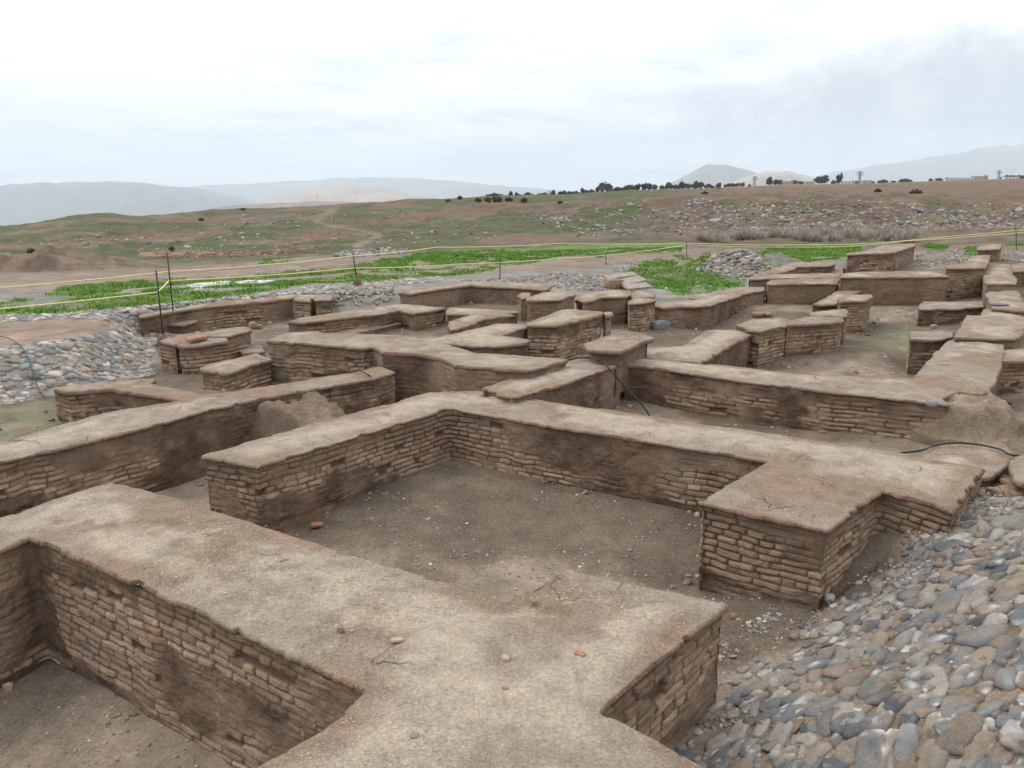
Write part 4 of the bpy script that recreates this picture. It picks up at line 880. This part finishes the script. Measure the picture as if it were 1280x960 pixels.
hp = px_points([(872, 338), (890, 322), (905, 315), (930, 313), (950, 320), (962, 336), (945, 348), (915, 348), (895, 344)], 900, 29.5, 35, 70)
scatter_stones('stone_heap', hp, rng.uniform(.06, .24, len(hp)), 1, 71, PAL*.75, 'grey heap of broken stones at the top of the grassy mound', 'stone heap', 'thing')
P = px_points([(415, 321), (430, 315), (470, 311), (510, 311), (505, 317), (440, 322)], 420, 44, 62, 72)
scatter_stones('rubble', P, rng.uniform(.1, .34, len(P)), 1, 73, PAL*.85, 'strip of grey rubble stones behind the grass', kind='stuff')
P = px_points([(178, 321), (260, 316), (345, 312), (400, 311), (400, 316), (300, 321), (190, 324)], 420, 42, 62, 74)
scatter_stones('brick_rubble', P, rng.uniform(.1, .28, len(P)), 1, 75, np.array([(.22, .105, .07), (.19, .11, .08), (.24, .14, .10), (.2, .145, .11)]), 'strip of reddish brick rubble behind the grass', kind='stuff')
grp = [px_points([(560, 352), (700, 342), (770, 345), (800, 362), (700, 365), (640, 352)], 700, 24, 32, 76), px_points([(415, 362), (445, 357), (490, 358), (495, 372), (470, 382), (415, 384)], 500, 20, 27, 77),
       px_points([(1145, 318), (1215, 310), (1210, 330), (1180, 334), (1145, 335)], 600, 29, 42, 78), px_points([(1254, 312), (1340, 308), (1340, 325), (1252, 328)], 300, 29, 42, 79), px_points([(740, 320), (870, 320), (960, 345), (840, 372), (800, 365)], 500, 26, 40, 80)]
P = np.concatenate(grp); scatter_stones('gravel', P, rng.uniform(.035, .13, len(P)), 1, 81, PAL*.8, 'loose grey gravel on the banks round the ruin', kind='stuff')

# grit and pebbles on the near floors
def floor_grit(n, box, y, seed, s0, s1):
    r = np.random.default_rng(seed); P = np.column_stack([r.uniform(*box, n), r.uniform(*y, n)])
    return P[inside(P, RUIN) & (fbm(P[:, 0]*1.1, P[:, 1]*1.1, seed, 3) > .44)], (s0, s1)
bits = [floor_grit(2600, (-3.2, 4.6), (4.6, 10.6), 82, .010, .034), floor_grit(900, (-4.2, .4), (2.5, 6.2), 83, .008, .024), floor_grit(2400, (-9, 14), (10, 26), 84, .02, .06)]
toeP = hexpts((1, 3), (6, 8.5), .05, .5, 85); td = toe_dist(toeP); toeP = toeP[(td > -.75) & (td < .1) & (fbm(toeP[:, 0]*2, toeP[:, 1]*2, 86, 3) > .52)]
P = np.concatenate([b[0] for b in bits]+[toeP]); S = np.concatenate([rng.uniform(*b[1], len(b[0]))**1 for b in bits]+[rng.uniform(.012, .045, len(toeP))])
PALG = np.vstack([PAL, PAL*.7, np.array([(.5, .47, .42), (.33, .18, .12), (.28, .2, .15), (.25, .19, .14)])])
scatter_stones('floor_gravel', P, S, 1, 87, PALG, 'grit and small pebbles scattered over the earth floors', kind='stuff', sink=.3)

# crumbled brick bits lying along the wall feet
r = np.random.default_rng(88); Q = np.column_stack([r.uniform(-8, 15, 30000), r.uniform(4, 27, 30000)]); Q = Q[inside(Q, RUIN)]
dw = np.full(len(Q), 9.0); inw = np.zeros(len(Q), bool)
for w_ in WALLS:
    pw = np.array(w_[8]); dw = np.minimum(dw, seg_dist(Q, pw, np.roll(pw, -1, 0))); inw |= inside(Q, pw)
Q = Q[(~inw) & (r.random(len(Q)) < np.exp(-np.maximum(dw-.05, 0)/.16)*.35) & (fbm(Q[:, 0]*.8, Q[:, 1]*.8, 89, 3) > .46) & (toe_dist(Q) < -.2)][:1500]
scatter_stones('brick_debris', Q, r.lognormal(-3.1, .5, len(Q)).clip(.015, .14), 1, 89, np.array([(.22, .15, .105), (.17, .115, .08), (.26, .185, .13), (.2, .12, .085)]), 'crumbled mud-brick bits lying along the wall feet', kind='stuff', sink=.2)

# straw flecks worked into the near copings
r = np.random.default_rng(90); V = []; F = []; C = []
for key, n, box in (('W1', 5200, (-4.5, 1.6, 2.9, 7.6)), ('ML', 2500, (-3.4, 5, 6.2, 11.3))):
    poly = ccw([w for w in WALLS if w[0] == key][0][8]); P = np.column_stack([r.uniform(box[0], box[1], n*4), r.uniform(box[2], box[3], n*4)])
    zf_, ring_ = CAPZ[key]; P = P[inside(P, poly) & (fbm(P[:, 0]*.9, P[:, 1]*.9, 91, 4) > .44)]; st_ = max(1, len(ring_)//300); dd_ = seg_dist(P, ring_[::st_], np.roll(ring_[::st_], -1, 0)); P, dd_ = P[dd_ > .05][:n], dd_[dd_ > .05][:n]; zz_ = zf_(P, dd_)
    for (x, y), z0 in zip(P, zz_):
        a = r.uniform(0, 6.28); l = r.uniform(.003, .015); w = r.uniform(.0010, .0022); z = z0+r.uniform(.001, .003); dx, dy = math.cos(a)*l, math.sin(a)*l; ex, ey = -math.sin(a)*w, math.cos(a)*w
        k = len(V); V += [(x-dx-ex, y-dy-ey, z), (x+dx-ex, y+dy-ey, z+.004), (x+dx+ex, y+dy+ey, z+.006), (x-dx+ex, y-dy+ey, z+.002)]; F.append((k, k+1, k+2, k+3))
        t = r.uniform(.6, 1.3); C += [(.43*t, .375*t, .285*t)]*4
tag(link('straw', mesh_np('straw', V, F, None, np.array(C), M_BRICK, False)), 'short straw flecks stuck in the mud copings', kind='stuff')

# ------------------------------------------------------------------ grass
def leaf_mat(name, c1, c2):
    m, nt, b = new_mat(name); at_ = nt.nodes.new('ShaderNodeAttribute'); at_.attribute_name = 'Col'
    nt.links.new(at_.outputs['Color'], b.inputs['Base Color']); b.inputs['Roughness'].default_value = .75; b.inputs['Specular IOR Level'].default_value = .2
    return m
M_GRASS = leaf_mat('grass_blades', None, None)
P = np.column_stack([rng.uniform(-32, 32, 800000), rng.uniform(17, 52, 800000)])
P = P[np.abs(P[:, 0]/P[:, 1]) < .75]
z = ground_z(P); g = green_mask(P, z); k = rng.random(len(P)) < g**1.5*.95; P, z = P[k], z[k]
clump = fbm(P[:, 0]*1.6, P[:, 1]*1.6, 700, 3)
n = len(P); a = rng.uniform(0, 6.28, n); h = .03+.10*ss(.35, .75, clump)*rng.uniform(.3, 1.2, n); w = .019*rng.uniform(.7, 1.5, n)*np.clip(P[:, 1]/25, .8, 1.6)
lean = rng.normal(0, .06, (n, 2)); ca, sa = np.cos(a)*w, np.sin(a)*w
V = np.stack([np.column_stack([P[:, 0]-ca, P[:, 1]-sa, z-.01]), np.column_stack([P[:, 0]+ca, P[:, 1]+sa, z-.01]), np.column_stack([P[:, 0]+lean[:, 0], P[:, 1]+lean[:, 1], z+h])], 1).reshape(-1, 3)
tone = rng.random(n); c = mix(np.array((.05, .155, .016)), np.array((.17, .32, .045)), tone); c = mix(c, np.array((.26, .28, .10)), (rng.random(n) < .10+.35*ss(.5, .7, fbm(P[:, 0]*.3, P[:, 1]*.3, 702, 3)))*.8)
tag(link('grass', mesh_np('grass', V, None, np.arange(n*3).reshape(-1, 3), np.repeat(c, 3, 0), M_GRASS, False)), 'bright green low grass and weeds in strips round the ruin', kind='stuff')

# ------------------------------------------------------------------ dry shrubs
def twig_mesh(name, seed, n, spread, c1, c2, leaf=0):
    r = np.random.default_rng(seed); V = []; F = []; C = []
    for i in range(n):
        th = r.uniform(0, 6.28); e = r.uniform(.15, 1)**.7*1.25; d = np.array([math.cos(th)*math.cos(e)*spread, math.sin(th)*math.cos(e)*spread, math.sin(e)])
        b = np.array([r.normal(0, .12), r.normal(0, .12), 0]); p0 = b; L_ = r.uniform(.45, 1.0)
        for s_ in range(2):
            p1 = p0+d*L_*.5+r.normal(0, .05, 3); w = .010 if s_ == 0 else .006
            sx = np.array([-math.sin(th), math.cos(th), 0])*w; k = len(V); V += [p0-sx, p0+sx, p1+sx*.5, p1-sx*.5]; F.append((k, k+1, k+2, k+3))
            t = r.random(); cc = [c1[j]*(1-t)+c2[j]*t for j in range(3)]; C += [cc]*4; p0 = p1
    return mesh_np(name, np.array(V), np.array(F), None, np.array(C), M_GRASS, False)
SHR = [twig_mesh('dry_shrub', 800+i, 300, .85, (.26, .235, .195), (.42, .38, .32)) for i in range(4)]
r = np.random.default_rng(95)
for i in range(36):
    px_ = 868+i*7.9+r.uniform(-4, 4); Y = r.uniform(57, 66); X = (px_-640)/1015*Y; zz = float(ground_z(np.array([[X, Y]]))[0])
    o = link('dry_shrub', SHR[i % 4]); o.location = (X, Y, zz-.03); s = r.uniform(.9, 1.6)*(1 if i % 5 else .7); o.scale = (s*1.15, s*1.15, s*.9); o.rotation_euler = (0, 0, r.uniform(0, 6.28))
    tag(o, 'grey-brown leafless shrub in the row along the foot of the far bank', 'shrub', 'dry shrubs below the bank', 'thing')

# ------------------------------------------------------------------ bushes and trees
def leaf_cloud(name, seed, n, shape, c1, c2, size, lo=0.0):
    """many small leaf faces in uneven clumps through the crown's volume"""
    r = np.random.default_rng(seed); cl = []
    while len(cl) < 26:
        q = r.uniform(-1, 1, 3)
        if q@q < 1: cl.append(q)
    cl = np.array(cl)*.78; rad = r.uniform(.16, .40, len(cl)); k = r.integers(0, len(cl), n)
    d = r.normal(0, 1, (n, 3)); d /= np.linalg.norm(d, axis=1)[:, None]
    P = (cl[k]+d*(rad[k]*r.random(n)**.4)[:, None])*np.array(shape)
    P[:, 2] += shape[2]+lo
    t = r.normal(0, 1, (n, 3)); t /= np.linalg.norm(t, axis=1)[:, None]; b = np.cross(t, r.normal(0, 1, (n, 3))); b /= np.linalg.norm(b, axis=1)[:, None]
    s = size*r.uniform(.6, 1.4, n)[:, None]
    V = np.stack([P-t*s, P+b*s*.6, P+t*s, P-b*s*.6], 1).reshape(-1, 3)
    c = np.repeat(mix(np.array(c1), np.array(c2), r.random(n)*.5+.5*_h(k, k*0, seed)), 4, 0)
    return mesh_np(name, V, np.arange(n*4).reshape(-1, 4), None, c, M_GRASS, False)
M_BARK = plain('bark', (.10, .075, .055), .9, var=.3, scale=4)
CROWN = [leaf_cloud('crown', 900+i, 750, sh, (.035, .05, .030), (.085, .10, .055), .07, lo) for i, (sh, lo) in enumerate([((.42, .42, .44), .10), ((.30, .30, .48), .03), ((.55, .55, .42), .04), ((.26, .26, .46), .06)])]
def trunk_mesh(i):
    mb = MB(); rr = random.Random(i); mb.tube([(0, 0, -.05), (.01, 0, .2), (rr.uniform(-.03, .03), 0, .55)], .035, 6, .018)
    for k in range(5):
        a = k*1.26+rr.random(); z0 = .25+.06*k; mb.tube([(0, 0, z0), (math.cos(a)*.14, math.sin(a)*.14, z0+.14), (math.cos(a)*.24, math.sin(a)*.24, z0+.27)], .014, 5, .005)
    return mb.mesh('trunk', M_BARK)
TRUNK = [trunk_mesh(i) for i in range(4)]
def tree(px_, Y, hpx, kind, label, group):
    X = (px_-640)/1028*Y*1.0; X = at_y(px_, 240, Y)[0]; zz = float(ground_z(np.array([[X, Y]]))[0])
    Y *= 2; X *= 2; zz = float(ground_z(np.array([[X, Y]]))[0]); h = hpx*.82*Y/1028
    root = empty('tree', (X, Y, zz-.1)); root.scale = (h*random.uniform(1.2, 2.2), h*1.3, h*random.uniform(.75, 1.2)); root.rotation_euler = (0, 0, random.uniform(0, 6.28)); tag(root, label, 'tree', group, 'thing')
    link('trunk', TRUNK[kind], root); link('crown', CROWN[kind], root)
r = np.random.default_rng(97)
TL = 'small dark tree in the line along the skyline behind the hillside'
for px_, h in [(566, 8), (574, 7), (583, 7), (612, 9), (618, 11), (626, 8), (637, 10), (645, 11), (652, 9), (660, 10), (679, 9), (692, 8), (698, 9), (705, 11), (712, 10), (719, 9), (727, 10), (734, 8), (741, 9), (748, 9), (756, 15), (762, 12), (769, 9), (776, 11), (783, 10), (790, 11), (797, 9), (806, 13), (813, 10), (820, 9), (828, 8), (836, 10), (845, 9), (852, 11), (859, 10), (870, 14), (877, 9), (886, 7), (896, 8), (909, 9), (916, 7)]+[(float(q), 5.5+2.5*random.random()) for q in np.arange(665, 930, 7.3)]:
    tree(px_+r.uniform(-1.5, 1.5), r.uniform(300, 420), h*1.15, int(r.integers(0, 4)), TL, 'trees along the skyline')
for px_, h in [(935, 6), (988, 7), (994, 8), (1001, 6), (1012, 6), (1040, 7), (1064, 6), (1072, 7), (1090, 6), (1098, 7), (1106, 8), (1115, 6), (1124, 7), (1131, 9), (1138, 6), (1163, 6), (1172, 7), (1182, 6), (1192, 6), (1230, 6)]:
    tree(px_+r.uniform(-2, 2), r.uniform(430, 560), h*1.15, int(r.choice([0, 2, 2, 3])), 'low dark tree scattered on the plateau skyline at the right', 'trees on the plateau skyline')
tree(497, 210, 8, 2, 'left one of a lone pair of round trees on the hill crest', None); tree(505, 212, 9, 0, 'right one of a lone pair of round trees on the hill crest', None)
tree(961, 380, 16, 1, 'tallest slender tree on the plateau skyline, left of a rounder one', None); tree(971, 385, 12, 2, 'broad tree just right of the tallest skyline tree', None)
tree(1025, 380, 14, 2, 'broad rounded tree standing between two pylons', None); tree(1048, 390, 15, 3, 'narrow upright tree left of the big pylon', None)
for i, px_ in enumerate((1250, 1258, 1266, 1274, 1283)): tree(px_, 450+i*6, 11-abs(i-2), 2, 'tree in the dense clump on the skyline at the far right', 'clump at the far right')
BUSH = [leaf_cloud('bush', 950+i, 900, (.55, .55, .36), (.045, .055, .03), (.10, .105, .055), .06, 0) for i in range(3)]
def bush(px_, py_, Y, s, label, group, i):
    p = at_y(px_, py_, Y); zz = float(ground_z(np.array([[p[0], p[1]]]))[0]); o = link('bush', BUSH[i % 3]); o.location = (p[0], p[1], zz-.1*s); o.scale = (s, s, s); o.rotation_euler = (0, 0, i*1.7); tag(o, label, 'bush', group, 'thing')
bush(1146, 236, 108, 1.9, 'single round olive bush at the edge of the red-brown plateau', None, 0)
for i, (px_, Y, s) in enumerate([(32, 66, .8), (210, 64, .6), (304, 130, .9), (250, 100, .7), (610, 112, 1.3), (622, 114, 1.5), (636, 118, 1.2), (598, 116, 1.1), (655, 120, 1.2), (560, 132, 1.2), (575, 135, 1.1), (1095, 97, .9), (880, 93, .8), (700, 104, .8)]):
    bush(px_, 260, Y, s, 'small dark scrub bush dotted on the grassy hillside', 'scrub bushes on the hillside', i)

# ------------------------------------------------------------------ pale stones on the far bank
r = np.random.default_rng(99)
ROCK = []
for i in range(6):
    v, f = ICO[1]; w = np.sign(v)*np.abs(v)**.7*(1+.5*(vn(v[:, 0]*1.5+i*7, v[:, 1]*1.5+v[:, 2], 6)-.5))[:, None]*np.array((.6, .45, .36)); ROCK.append(mesh_np('rock', w, None, f, None, [M_ROCKPALE, M_ROCKGREY][i % 2], False))
Pb = np.concatenate([px_points([(830, 272), (900, 256), (1010, 258), (1200, 262), (1300, 262), (1300, 284), (1100, 284), (1000, 288), (860, 292)], 250, 70, 96, 100), px_points([(655, 268), (690, 266), (730, 285), (720, 295), (680, 285)], 40, 70, 115, 101), px_points([(855, 250), (880, 248), (880, 256), (850, 258)], 18, 75, 100, 102), px_points([(740, 262), (800, 250), (830, 262), (825, 290), (750, 292)], 50, 65, 110, 103), px_points([(60, 300), (300, 275), (500, 270), (560, 300), (300, 310), (100, 318)], 60, 50, 110, 104)])
dens = fbm(Pb[:, 0]*.12, Pb[:, 1]*.12, 701, 3)
big = r.random(len(Pb)) < .72
Pi = Pb[big][:296]; zi = ground_z(Pi)
for (x, y), zz in zip(Pi, zi):
    o = link('rock', ROCK[int(r.integers(0, 6))]); s = r.lognormal(-.95, .38); o.location = (x, y, zz+.05*s); o.scale = (s, s, s*r.uniform(.7, 1.1)); o.rotation_euler = (r.uniform(-.4, .4), r.uniform(-.4, .4), r.uniform(0, 6.28))
    tag(o, 'pale stone strewn over the distant slopes', 'rock', 'stones strewn over the distant slopes', 'thing')
Ps = np.concatenate([Pb[~big], px_points([(820, 275), (880, 252), (1020, 250), (1300, 256), (1300, 288), (1100, 288), (1000, 292), (850, 296)], 1600, 68, 98, 105), px_points([(640, 266), (700, 262), (800, 248), (835, 262), (830, 294), (720, 298)], 500, 64, 118, 106), px_points([(0, 300), (300, 268), (560, 262), (640, 300), (300, 314), (0, 325)], 600, 46, 120, 107)])
scatter_stones('small_stones', Ps, rng.uniform(.08, .34, len(Ps)), 1, 108, np.vstack([PAL, [(.26, .18, .13), (.30, .2, .14)]])*.8, 'small stones covering the distant slopes', kind='stuff')

# ------------------------------------------------------------------ pylons
M_STEEL = plain('grey_steel', (.18, .19, .20), .6, metal=.3, var=.1)
def pylon(px_, Y, h, label):
    X = at_y(px_, 230, Y)[0]; zz = float(ground_z(np.array([[X, Y]]))[0]); root = empty('pylon', (X, Y, zz-1)); tag(root, label, 'pylon', 'electricity pylons on the skyline', 'thing')
    w = h*.13; mb = MB(); t = h*.014; tw = h*.045
    for sx in (-1, 1):
        for sy in (-1, 1): mb.tube([(sx*w, sy*w, 0), (sx*tw, sy*tw, h*.68), (sx*tw, sy*tw, h)], t, 4)
    zs = [0, .2, .38, .54, .68, .8, .92]
    for a, b in zip(zs, zs[1:]):
        wa = w+(tw-w)*min(a/.68, 1); wb = w+(tw-w)*min(b/.68, 1)
        for sy in (-1, 1):
            mb.tube([(-wa, sy*wa, a*h), (wb, sy*wb, b*h)], t*.6, 4); mb.tube([(wa, sy*wa, a*h), (-wb, sy*wb, b*h)], t*.6, 4)
            mb.tube([(sy*wa, -wa, a*h), (sy*wb, wb, b*h)], t*.6, 4)
    mb.build('lattice_tower', M_STEEL, root)
    for k, (z_, l) in enumerate(((.72, .26), (.84, .33), (.96, .26))):
        m2 = MB(); m2.tube([(-l*h, 0, z_*h), (l*h, 0, z_*h)], t, 4); m2.tube([(-l*h, 0, z_*h), (0, 0, (z_+.05)*h), (l*h, 0, z_*h)], t*.6, 4)
        for s_ in (-1, 1): m2.tube([(s_*l*h, 0, z_*h), (s_*l*h, 0, (z_-.05)*h)], t*.7, 4)
        m2.build('crossarm', M_STEEL, root)
pylon(1074, 900, 14.5, 'largest lattice pylon on the plateau skyline'); pylon(943, 950, 13, 'lattice pylon right of the blue conical mountain'); pylon(1247, 1150, 15, 'faint pylon above the tree clump at the far right')
pylon(686, 800, 7.5, 'tiny pylon above the tree line near the middle of the skyline'); pylon(556, 900, 8, 'tiny pylon left of the tree line, at the end of the pale hills')
pylon(1231, 1400, 12, 'faintest pylon left of the tree clump at the far right')

# ------------------------------------------------------------------ far houses
M_WHITE = plain('whitewash', (.66, .65, .62), .9, var=.08, scale=.5); M_TAN = plain('tan_render', (.45, .38, .30), .9, var=.1, scale=.5); M_ROOF = plain('flat_roof', (.36, .33, .30), .9, var=.1, scale=.5); M_DARK = plain('dark_glass', (.03, .035, .04), .2)
def house(px_, Y, w, d, h, mat, label):
    Y *= 1.9; w *= 1.5; h = h*1.15; X = at_y(px_, 230, Y)[0]; zz = float(ground_z(np.array([[X, Y]]))[0]); root = empty('house', (X, Y, zz-.3)); tag(root, label, 'house', 'far low houses', 'thing')
    mb = MB(); mb.box((0, 0, h/2), (w, d, h)); mb.build('wall', mat, root); mb = MB(); mb.box((0, 0, h+.14), (w+.5, d+.5, .28)); mb.build('roof', M_ROOF, root)
    n_ = max(1, int(w/3.2))
    for k in range(n_):
        x = -w/2+(k+.5)*w/n_; mb = MB(); mb.box((x, -d/2-.02, h*.58), (1.1, .08, 1.1)); mb.build('window', M_DARK, root)
    mb = MB(); mb.box((w/2-.9, -d/2-.025, 1.1), (.9, .08, 2.1)); mb.build('door', M_TAN if mat is M_WHITE else M_WHITE, root)
for a in [(982, 430, 8, 6, 3.2, M_TAN, 'tan house among the trees right of the tallest skyline tree'), (1058, 450, 10, 6, 3.0, M_WHITE, 'low white house at the foot of the big pylon'), (1012, 460, 7, 5, 3.0, M_TAN, 'small tan house left of the broad rounded tree'), (1082, 455, 6, 5, 3.2, M_TAN, 'small house just right of the big pylon'), (1200, 480, 16, 7, 3.4, M_WHITE, 'long white house on the skyline near the far right'), (1222, 485, 9, 6, 4.2, M_TAN, 'taller tan house right of the long white house'), (1185, 475, 6, 5, 3.0, M_WHITE, 'small white house left of the long white house'), (1262, 440, 10, 6, 3.0, M_WHITE, 'white house in front of the tree clump at the far right')]: house(*a)

# ------------------------------------------------------------------ mountains
M_MOUNT = earth_mat('bare_mountain', .004, .25, None, .0, .05, grain=.02)
def mountain(name, sky_px, Y, depth, foot, col, label, seed, amp=.10):
    xs = np.array([p[0] for p in sky_px], float); ys = np.array([p[1] for p in sky_px], float)
    px_ = np.linspace(xs[0], xs[-1], 240); py_ = np.interp(px_, xs, ys); k = np.ones(9)/9; py_ = np.convolve(np.pad(py_, 4, 'edge'), k, 'valid')
    pts = np.array([at_y(a, b, Y) for a, b in zip(px_, py_)]); X = pts[:, 0]; H = np.maximum(pts[:, 2]-foot, 1.0)
    edge = ss(0, 12, np.arange(240))*ss(0, 12, 239-np.arange(240)); H = H*edge
    T = np.linspace(-1, 1, 61); rows = []
    for t in T:
        yy = Y+t*depth; f = (1-abs(t))**1.15
        u = X/depth*2.2; rid = 1-np.abs(2*fbm(u*1.7, u*0+t*2.2, seed, 5, .55)-1)
        h = H*f*(1+(1-f)*2.3*(rid-.70))+H*amp*f*(fbm(u*6, u*0+t*5, seed+3, 4)-.5)
        rows.append(np.column_stack([X*(yy/Y if t < 0 else 1), np.full(240, yy), foot+h-2]))
    V = np.concatenate(rows); c = mix(np.array(col)*.75, np.array(col)*1.25, fbm(V[:, 0]/700, V[:, 1]/700, seed+5, 4))
    tag(link(name, mesh_np(name, V, grid_quads(61, 240), None, c, M_MOUNT)), label, kind='structure')
mountain('mountain_range', [(-500, 240), (-300, 234), (-100, 231), (0, 232), (50, 229), (90, 227), (120, 226), (150, 225.5), (165, 227), (190, 229), (230, 234), (270, 240), (300, 247), (340, 258)], 12000, 3000, -420, (.13, .12, .11), 'blue-grey mountain range at the left', 1001)
mountain('mountain_range', [(150, 244), (250, 232), (330, 228), (420, 223), (480, 221), (520, 222), (560, 226), (620, 231), (680, 236), (740, 240), (820, 246)], 18000, 3500, -300, (.17, .15, .13), 'faint blue range behind the pale hill', 1002)
mountain('hill', [(310, 256), (340, 247), (370, 240), (400, 236), (440, 233), (480, 236), (510, 241), (550, 250), (575, 256)], 7500, 1500, -260, (.32, .26, .21), 'pale tan hill left of the middle', 1003)
mountain('hill', [(230, 266), (290, 256), (340, 253), (400, 251), (460, 252), (540, 258)], 4200, 800, -150, (.20, .16, .13), 'low dark ridge in front of the pale hill', 1004)
mountain('mountain', [(810, 240), (850, 224), (870, 211), (885, 206), (900, 205), (920, 208), (945, 216), (970, 224), (1010, 238)], 11000, 2000, -60, (.15, .14, .13), 'blue conical mountain above the skyline trees', 1005)
mountain('hill', [(890, 240), (930, 222), (955, 214), (985, 213), (1010, 220), (1040, 228), (1090, 240)], 7600, 1200, -30, (.30, .24, .20), 'pale pinkish hill beside the conical mountain', 1006)
mountain('mountain_range', [(950, 240), (1040, 215), (1100, 206), (1150, 199), (1200, 190), (1260, 181), (1300, 177), (1400, 172), (1600, 180), (1800, 200)], 19000, 3500, -60, (.15, .14, .13), 'very faint high range at the right', 1007)

# ------------------------------------------------------------------ air
def haze_box(lo, hi, dens, col):
    mb = MB(); c = [(a+b)/2 for a, b in zip(lo, hi)]; mb.box(c, [b-a for a, b in zip(lo, hi)])
    m = bpy.data.materials.new('haze'); m.use_nodes = True; nt = m.node_tree; nt.nodes.clear(); out = nt.nodes.new('ShaderNodeOutputMaterial'); v = nt.nodes.new('ShaderNodeVolumePrincipled')
    v.inputs['Color'].default_value = (*col, 1); v.inputs['Density'].default_value = dens; v.inputs['Density Attribute'].default_value = ''; v.inputs['Color Attribute'].default_value = ''; v.inputs['Temperature Attribute'].default_value = ''; v.inputs['Anisotropy'].default_value = .2
    nt.links.new(v.outputs[0], out.inputs['Volume']); tag(mb.build('haze', m), 'thin pale haze filling the air', kind='stuff')
zmin = min(min((o.matrix_basis @ Vector(c)).z for c in o.bound_box) for o in bpy.data.objects if o.type == 'MESH' and o.parent is None)
zmax = max(max((o.matrix_basis @ Vector(c)).z for c in o.bound_box) for o in bpy.data.objects if o.type == 'MESH' and o.parent is None)
haze_box((-25000, -25000, zmin-1), (25000, 25000, zmax+20), 8e-5, (.80, .90, 1.0))
scene.cycles.volume_bounces = 4
# ------------------------------------------------------------------ light
SUN_EL, SUN_AZ = math.radians(52), math.radians(-75)      # azimuth from +Y towards +X
sd = bpy.data.lights.new('sun', 'SUN'); sd.energy = 1.4; sd.angle = math.radians(22); sd.color = (1, .965, .92)
so = bpy.data.objects.new('sun', sd); COL.objects.link(so)
sdir = Vector((math.sin(SUN_AZ)*math.cos(SUN_EL), math.cos(SUN_AZ)*math.cos(SUN_EL), math.sin(SUN_EL)))
so.rotation_euler = (-sdir).to_track_quat('-Z', 'Y').to_euler()
wd = bpy.data.worlds.new('World'); scene.world = wd; wd.use_nodes = True
nt = wd.node_tree; L = nt.links; bg = nt.nodes['Background']
sky = nt.nodes.new('ShaderNodeTexSky'); sky.sky_type = 'NISHITA'; sky.sun_disc = False; sky.sun_elevation = SUN_EL; sky.sun_rotation = SUN_AZ
sky.air_density = 1.0; sky.dust_density = 2.0
tc = nt.nodes.new('ShaderNodeTexCoord'); sep = nt.nodes.new('ShaderNodeSeparateXYZ'); L.new(tc.outputs['Generated'], sep.inputs[0])
zz = mathn(nt, 'ADD', mathn(nt, 'MAXIMUM', sep.outputs['Z'], 0.0), .10)
cmb = nt.nodes.new('ShaderNodeCombineXYZ'); L.new(mathn(nt, 'DIVIDE', sep.outputs['X'], zz), cmb.inputs[0]); L.new(mathn(nt, 'DIVIDE', sep.outputs['Y'], zz), cmb.inputs[1])
n1 = noise(nt, cmb.outputs[0], .8, 7, .62); n2 = noise(nt, cmb.outputs[0], .23, 4, .5)
cl = ramp(nt, n1, [(.32, (7.0, 7.5, 8.1)), (.45, (9.7, 9.9, 10.1)), (.54, (11.1, 11.1, 11.1))])
thin = ramp(nt, n2, [(.50, 0.0), (.66, .30)])
hz = ramp(nt, sep.outputs['Z'], [(.0, (8.2, 8.9, 9.4)), (.08, (9.6, 9.9, 10.2)), (.22, (11.2, 11.1, 11.0)), (.40, (12.6, 12.5, 12.4)), (.9, (17, 16.8, 16.5))])
cl = mixc(nt, 'MULTIPLY', 1.0, cl, mixc(nt, 'MULTIPLY', 1.0, hz, (.1, .1, .1)))
dx_ = mathn(nt, 'DIVIDE', mathn(nt, 'SUBTRACT', sep.outputs['X'], .50), .34); n3 = noise(nt, tc.outputs['Generated'], 7.0, 6, .6)
dz_ = mathn(nt, 'DIVIDE', mathn(nt, 'SUBTRACT', sep.outputs['Z'], mathn(nt, 'ADD', .10, mathn(nt, 'MULTIPLY', mathn(nt, 'SUBTRACT', sep.outputs['X'], .50), .10))), .075)
bank = mathn(nt, 'ADD', mathn(nt, 'SUBTRACT', 1.0, mathn(nt, 'ADD', mathn(nt, 'MULTIPLY', dx_, dx_), mathn(nt, 'MULTIPLY', dz_, dz_))), mathn(nt, 'MULTIPLY', mathn(nt, 'SUBTRACT', n3, .5), 3.2))
cl = mixc(nt, 'MIX', ramp(nt, bank, [(.10, 0.0), (.9, .85)]), cl, (5.6, 6.15, 6.9))
skyc = mixc(nt, 'MIX', thin, cl, sky.outputs['Color'])
L.new(skyc, bg.inputs['Color']); bg.inputs['Strength'].default_value = .11
scene.view_settings.view_transform = 'Standard'; scene.view_settings.look = 'None'; scene.view_settings.exposure = .0; scene.view_settings.gamma = 1
scene.view_settings.use_curve_mapping = False
scene.cycles.use_denoising = True; scene.cycles.max_bounces = 6; scene.cycles.diffuse_bounces = 4
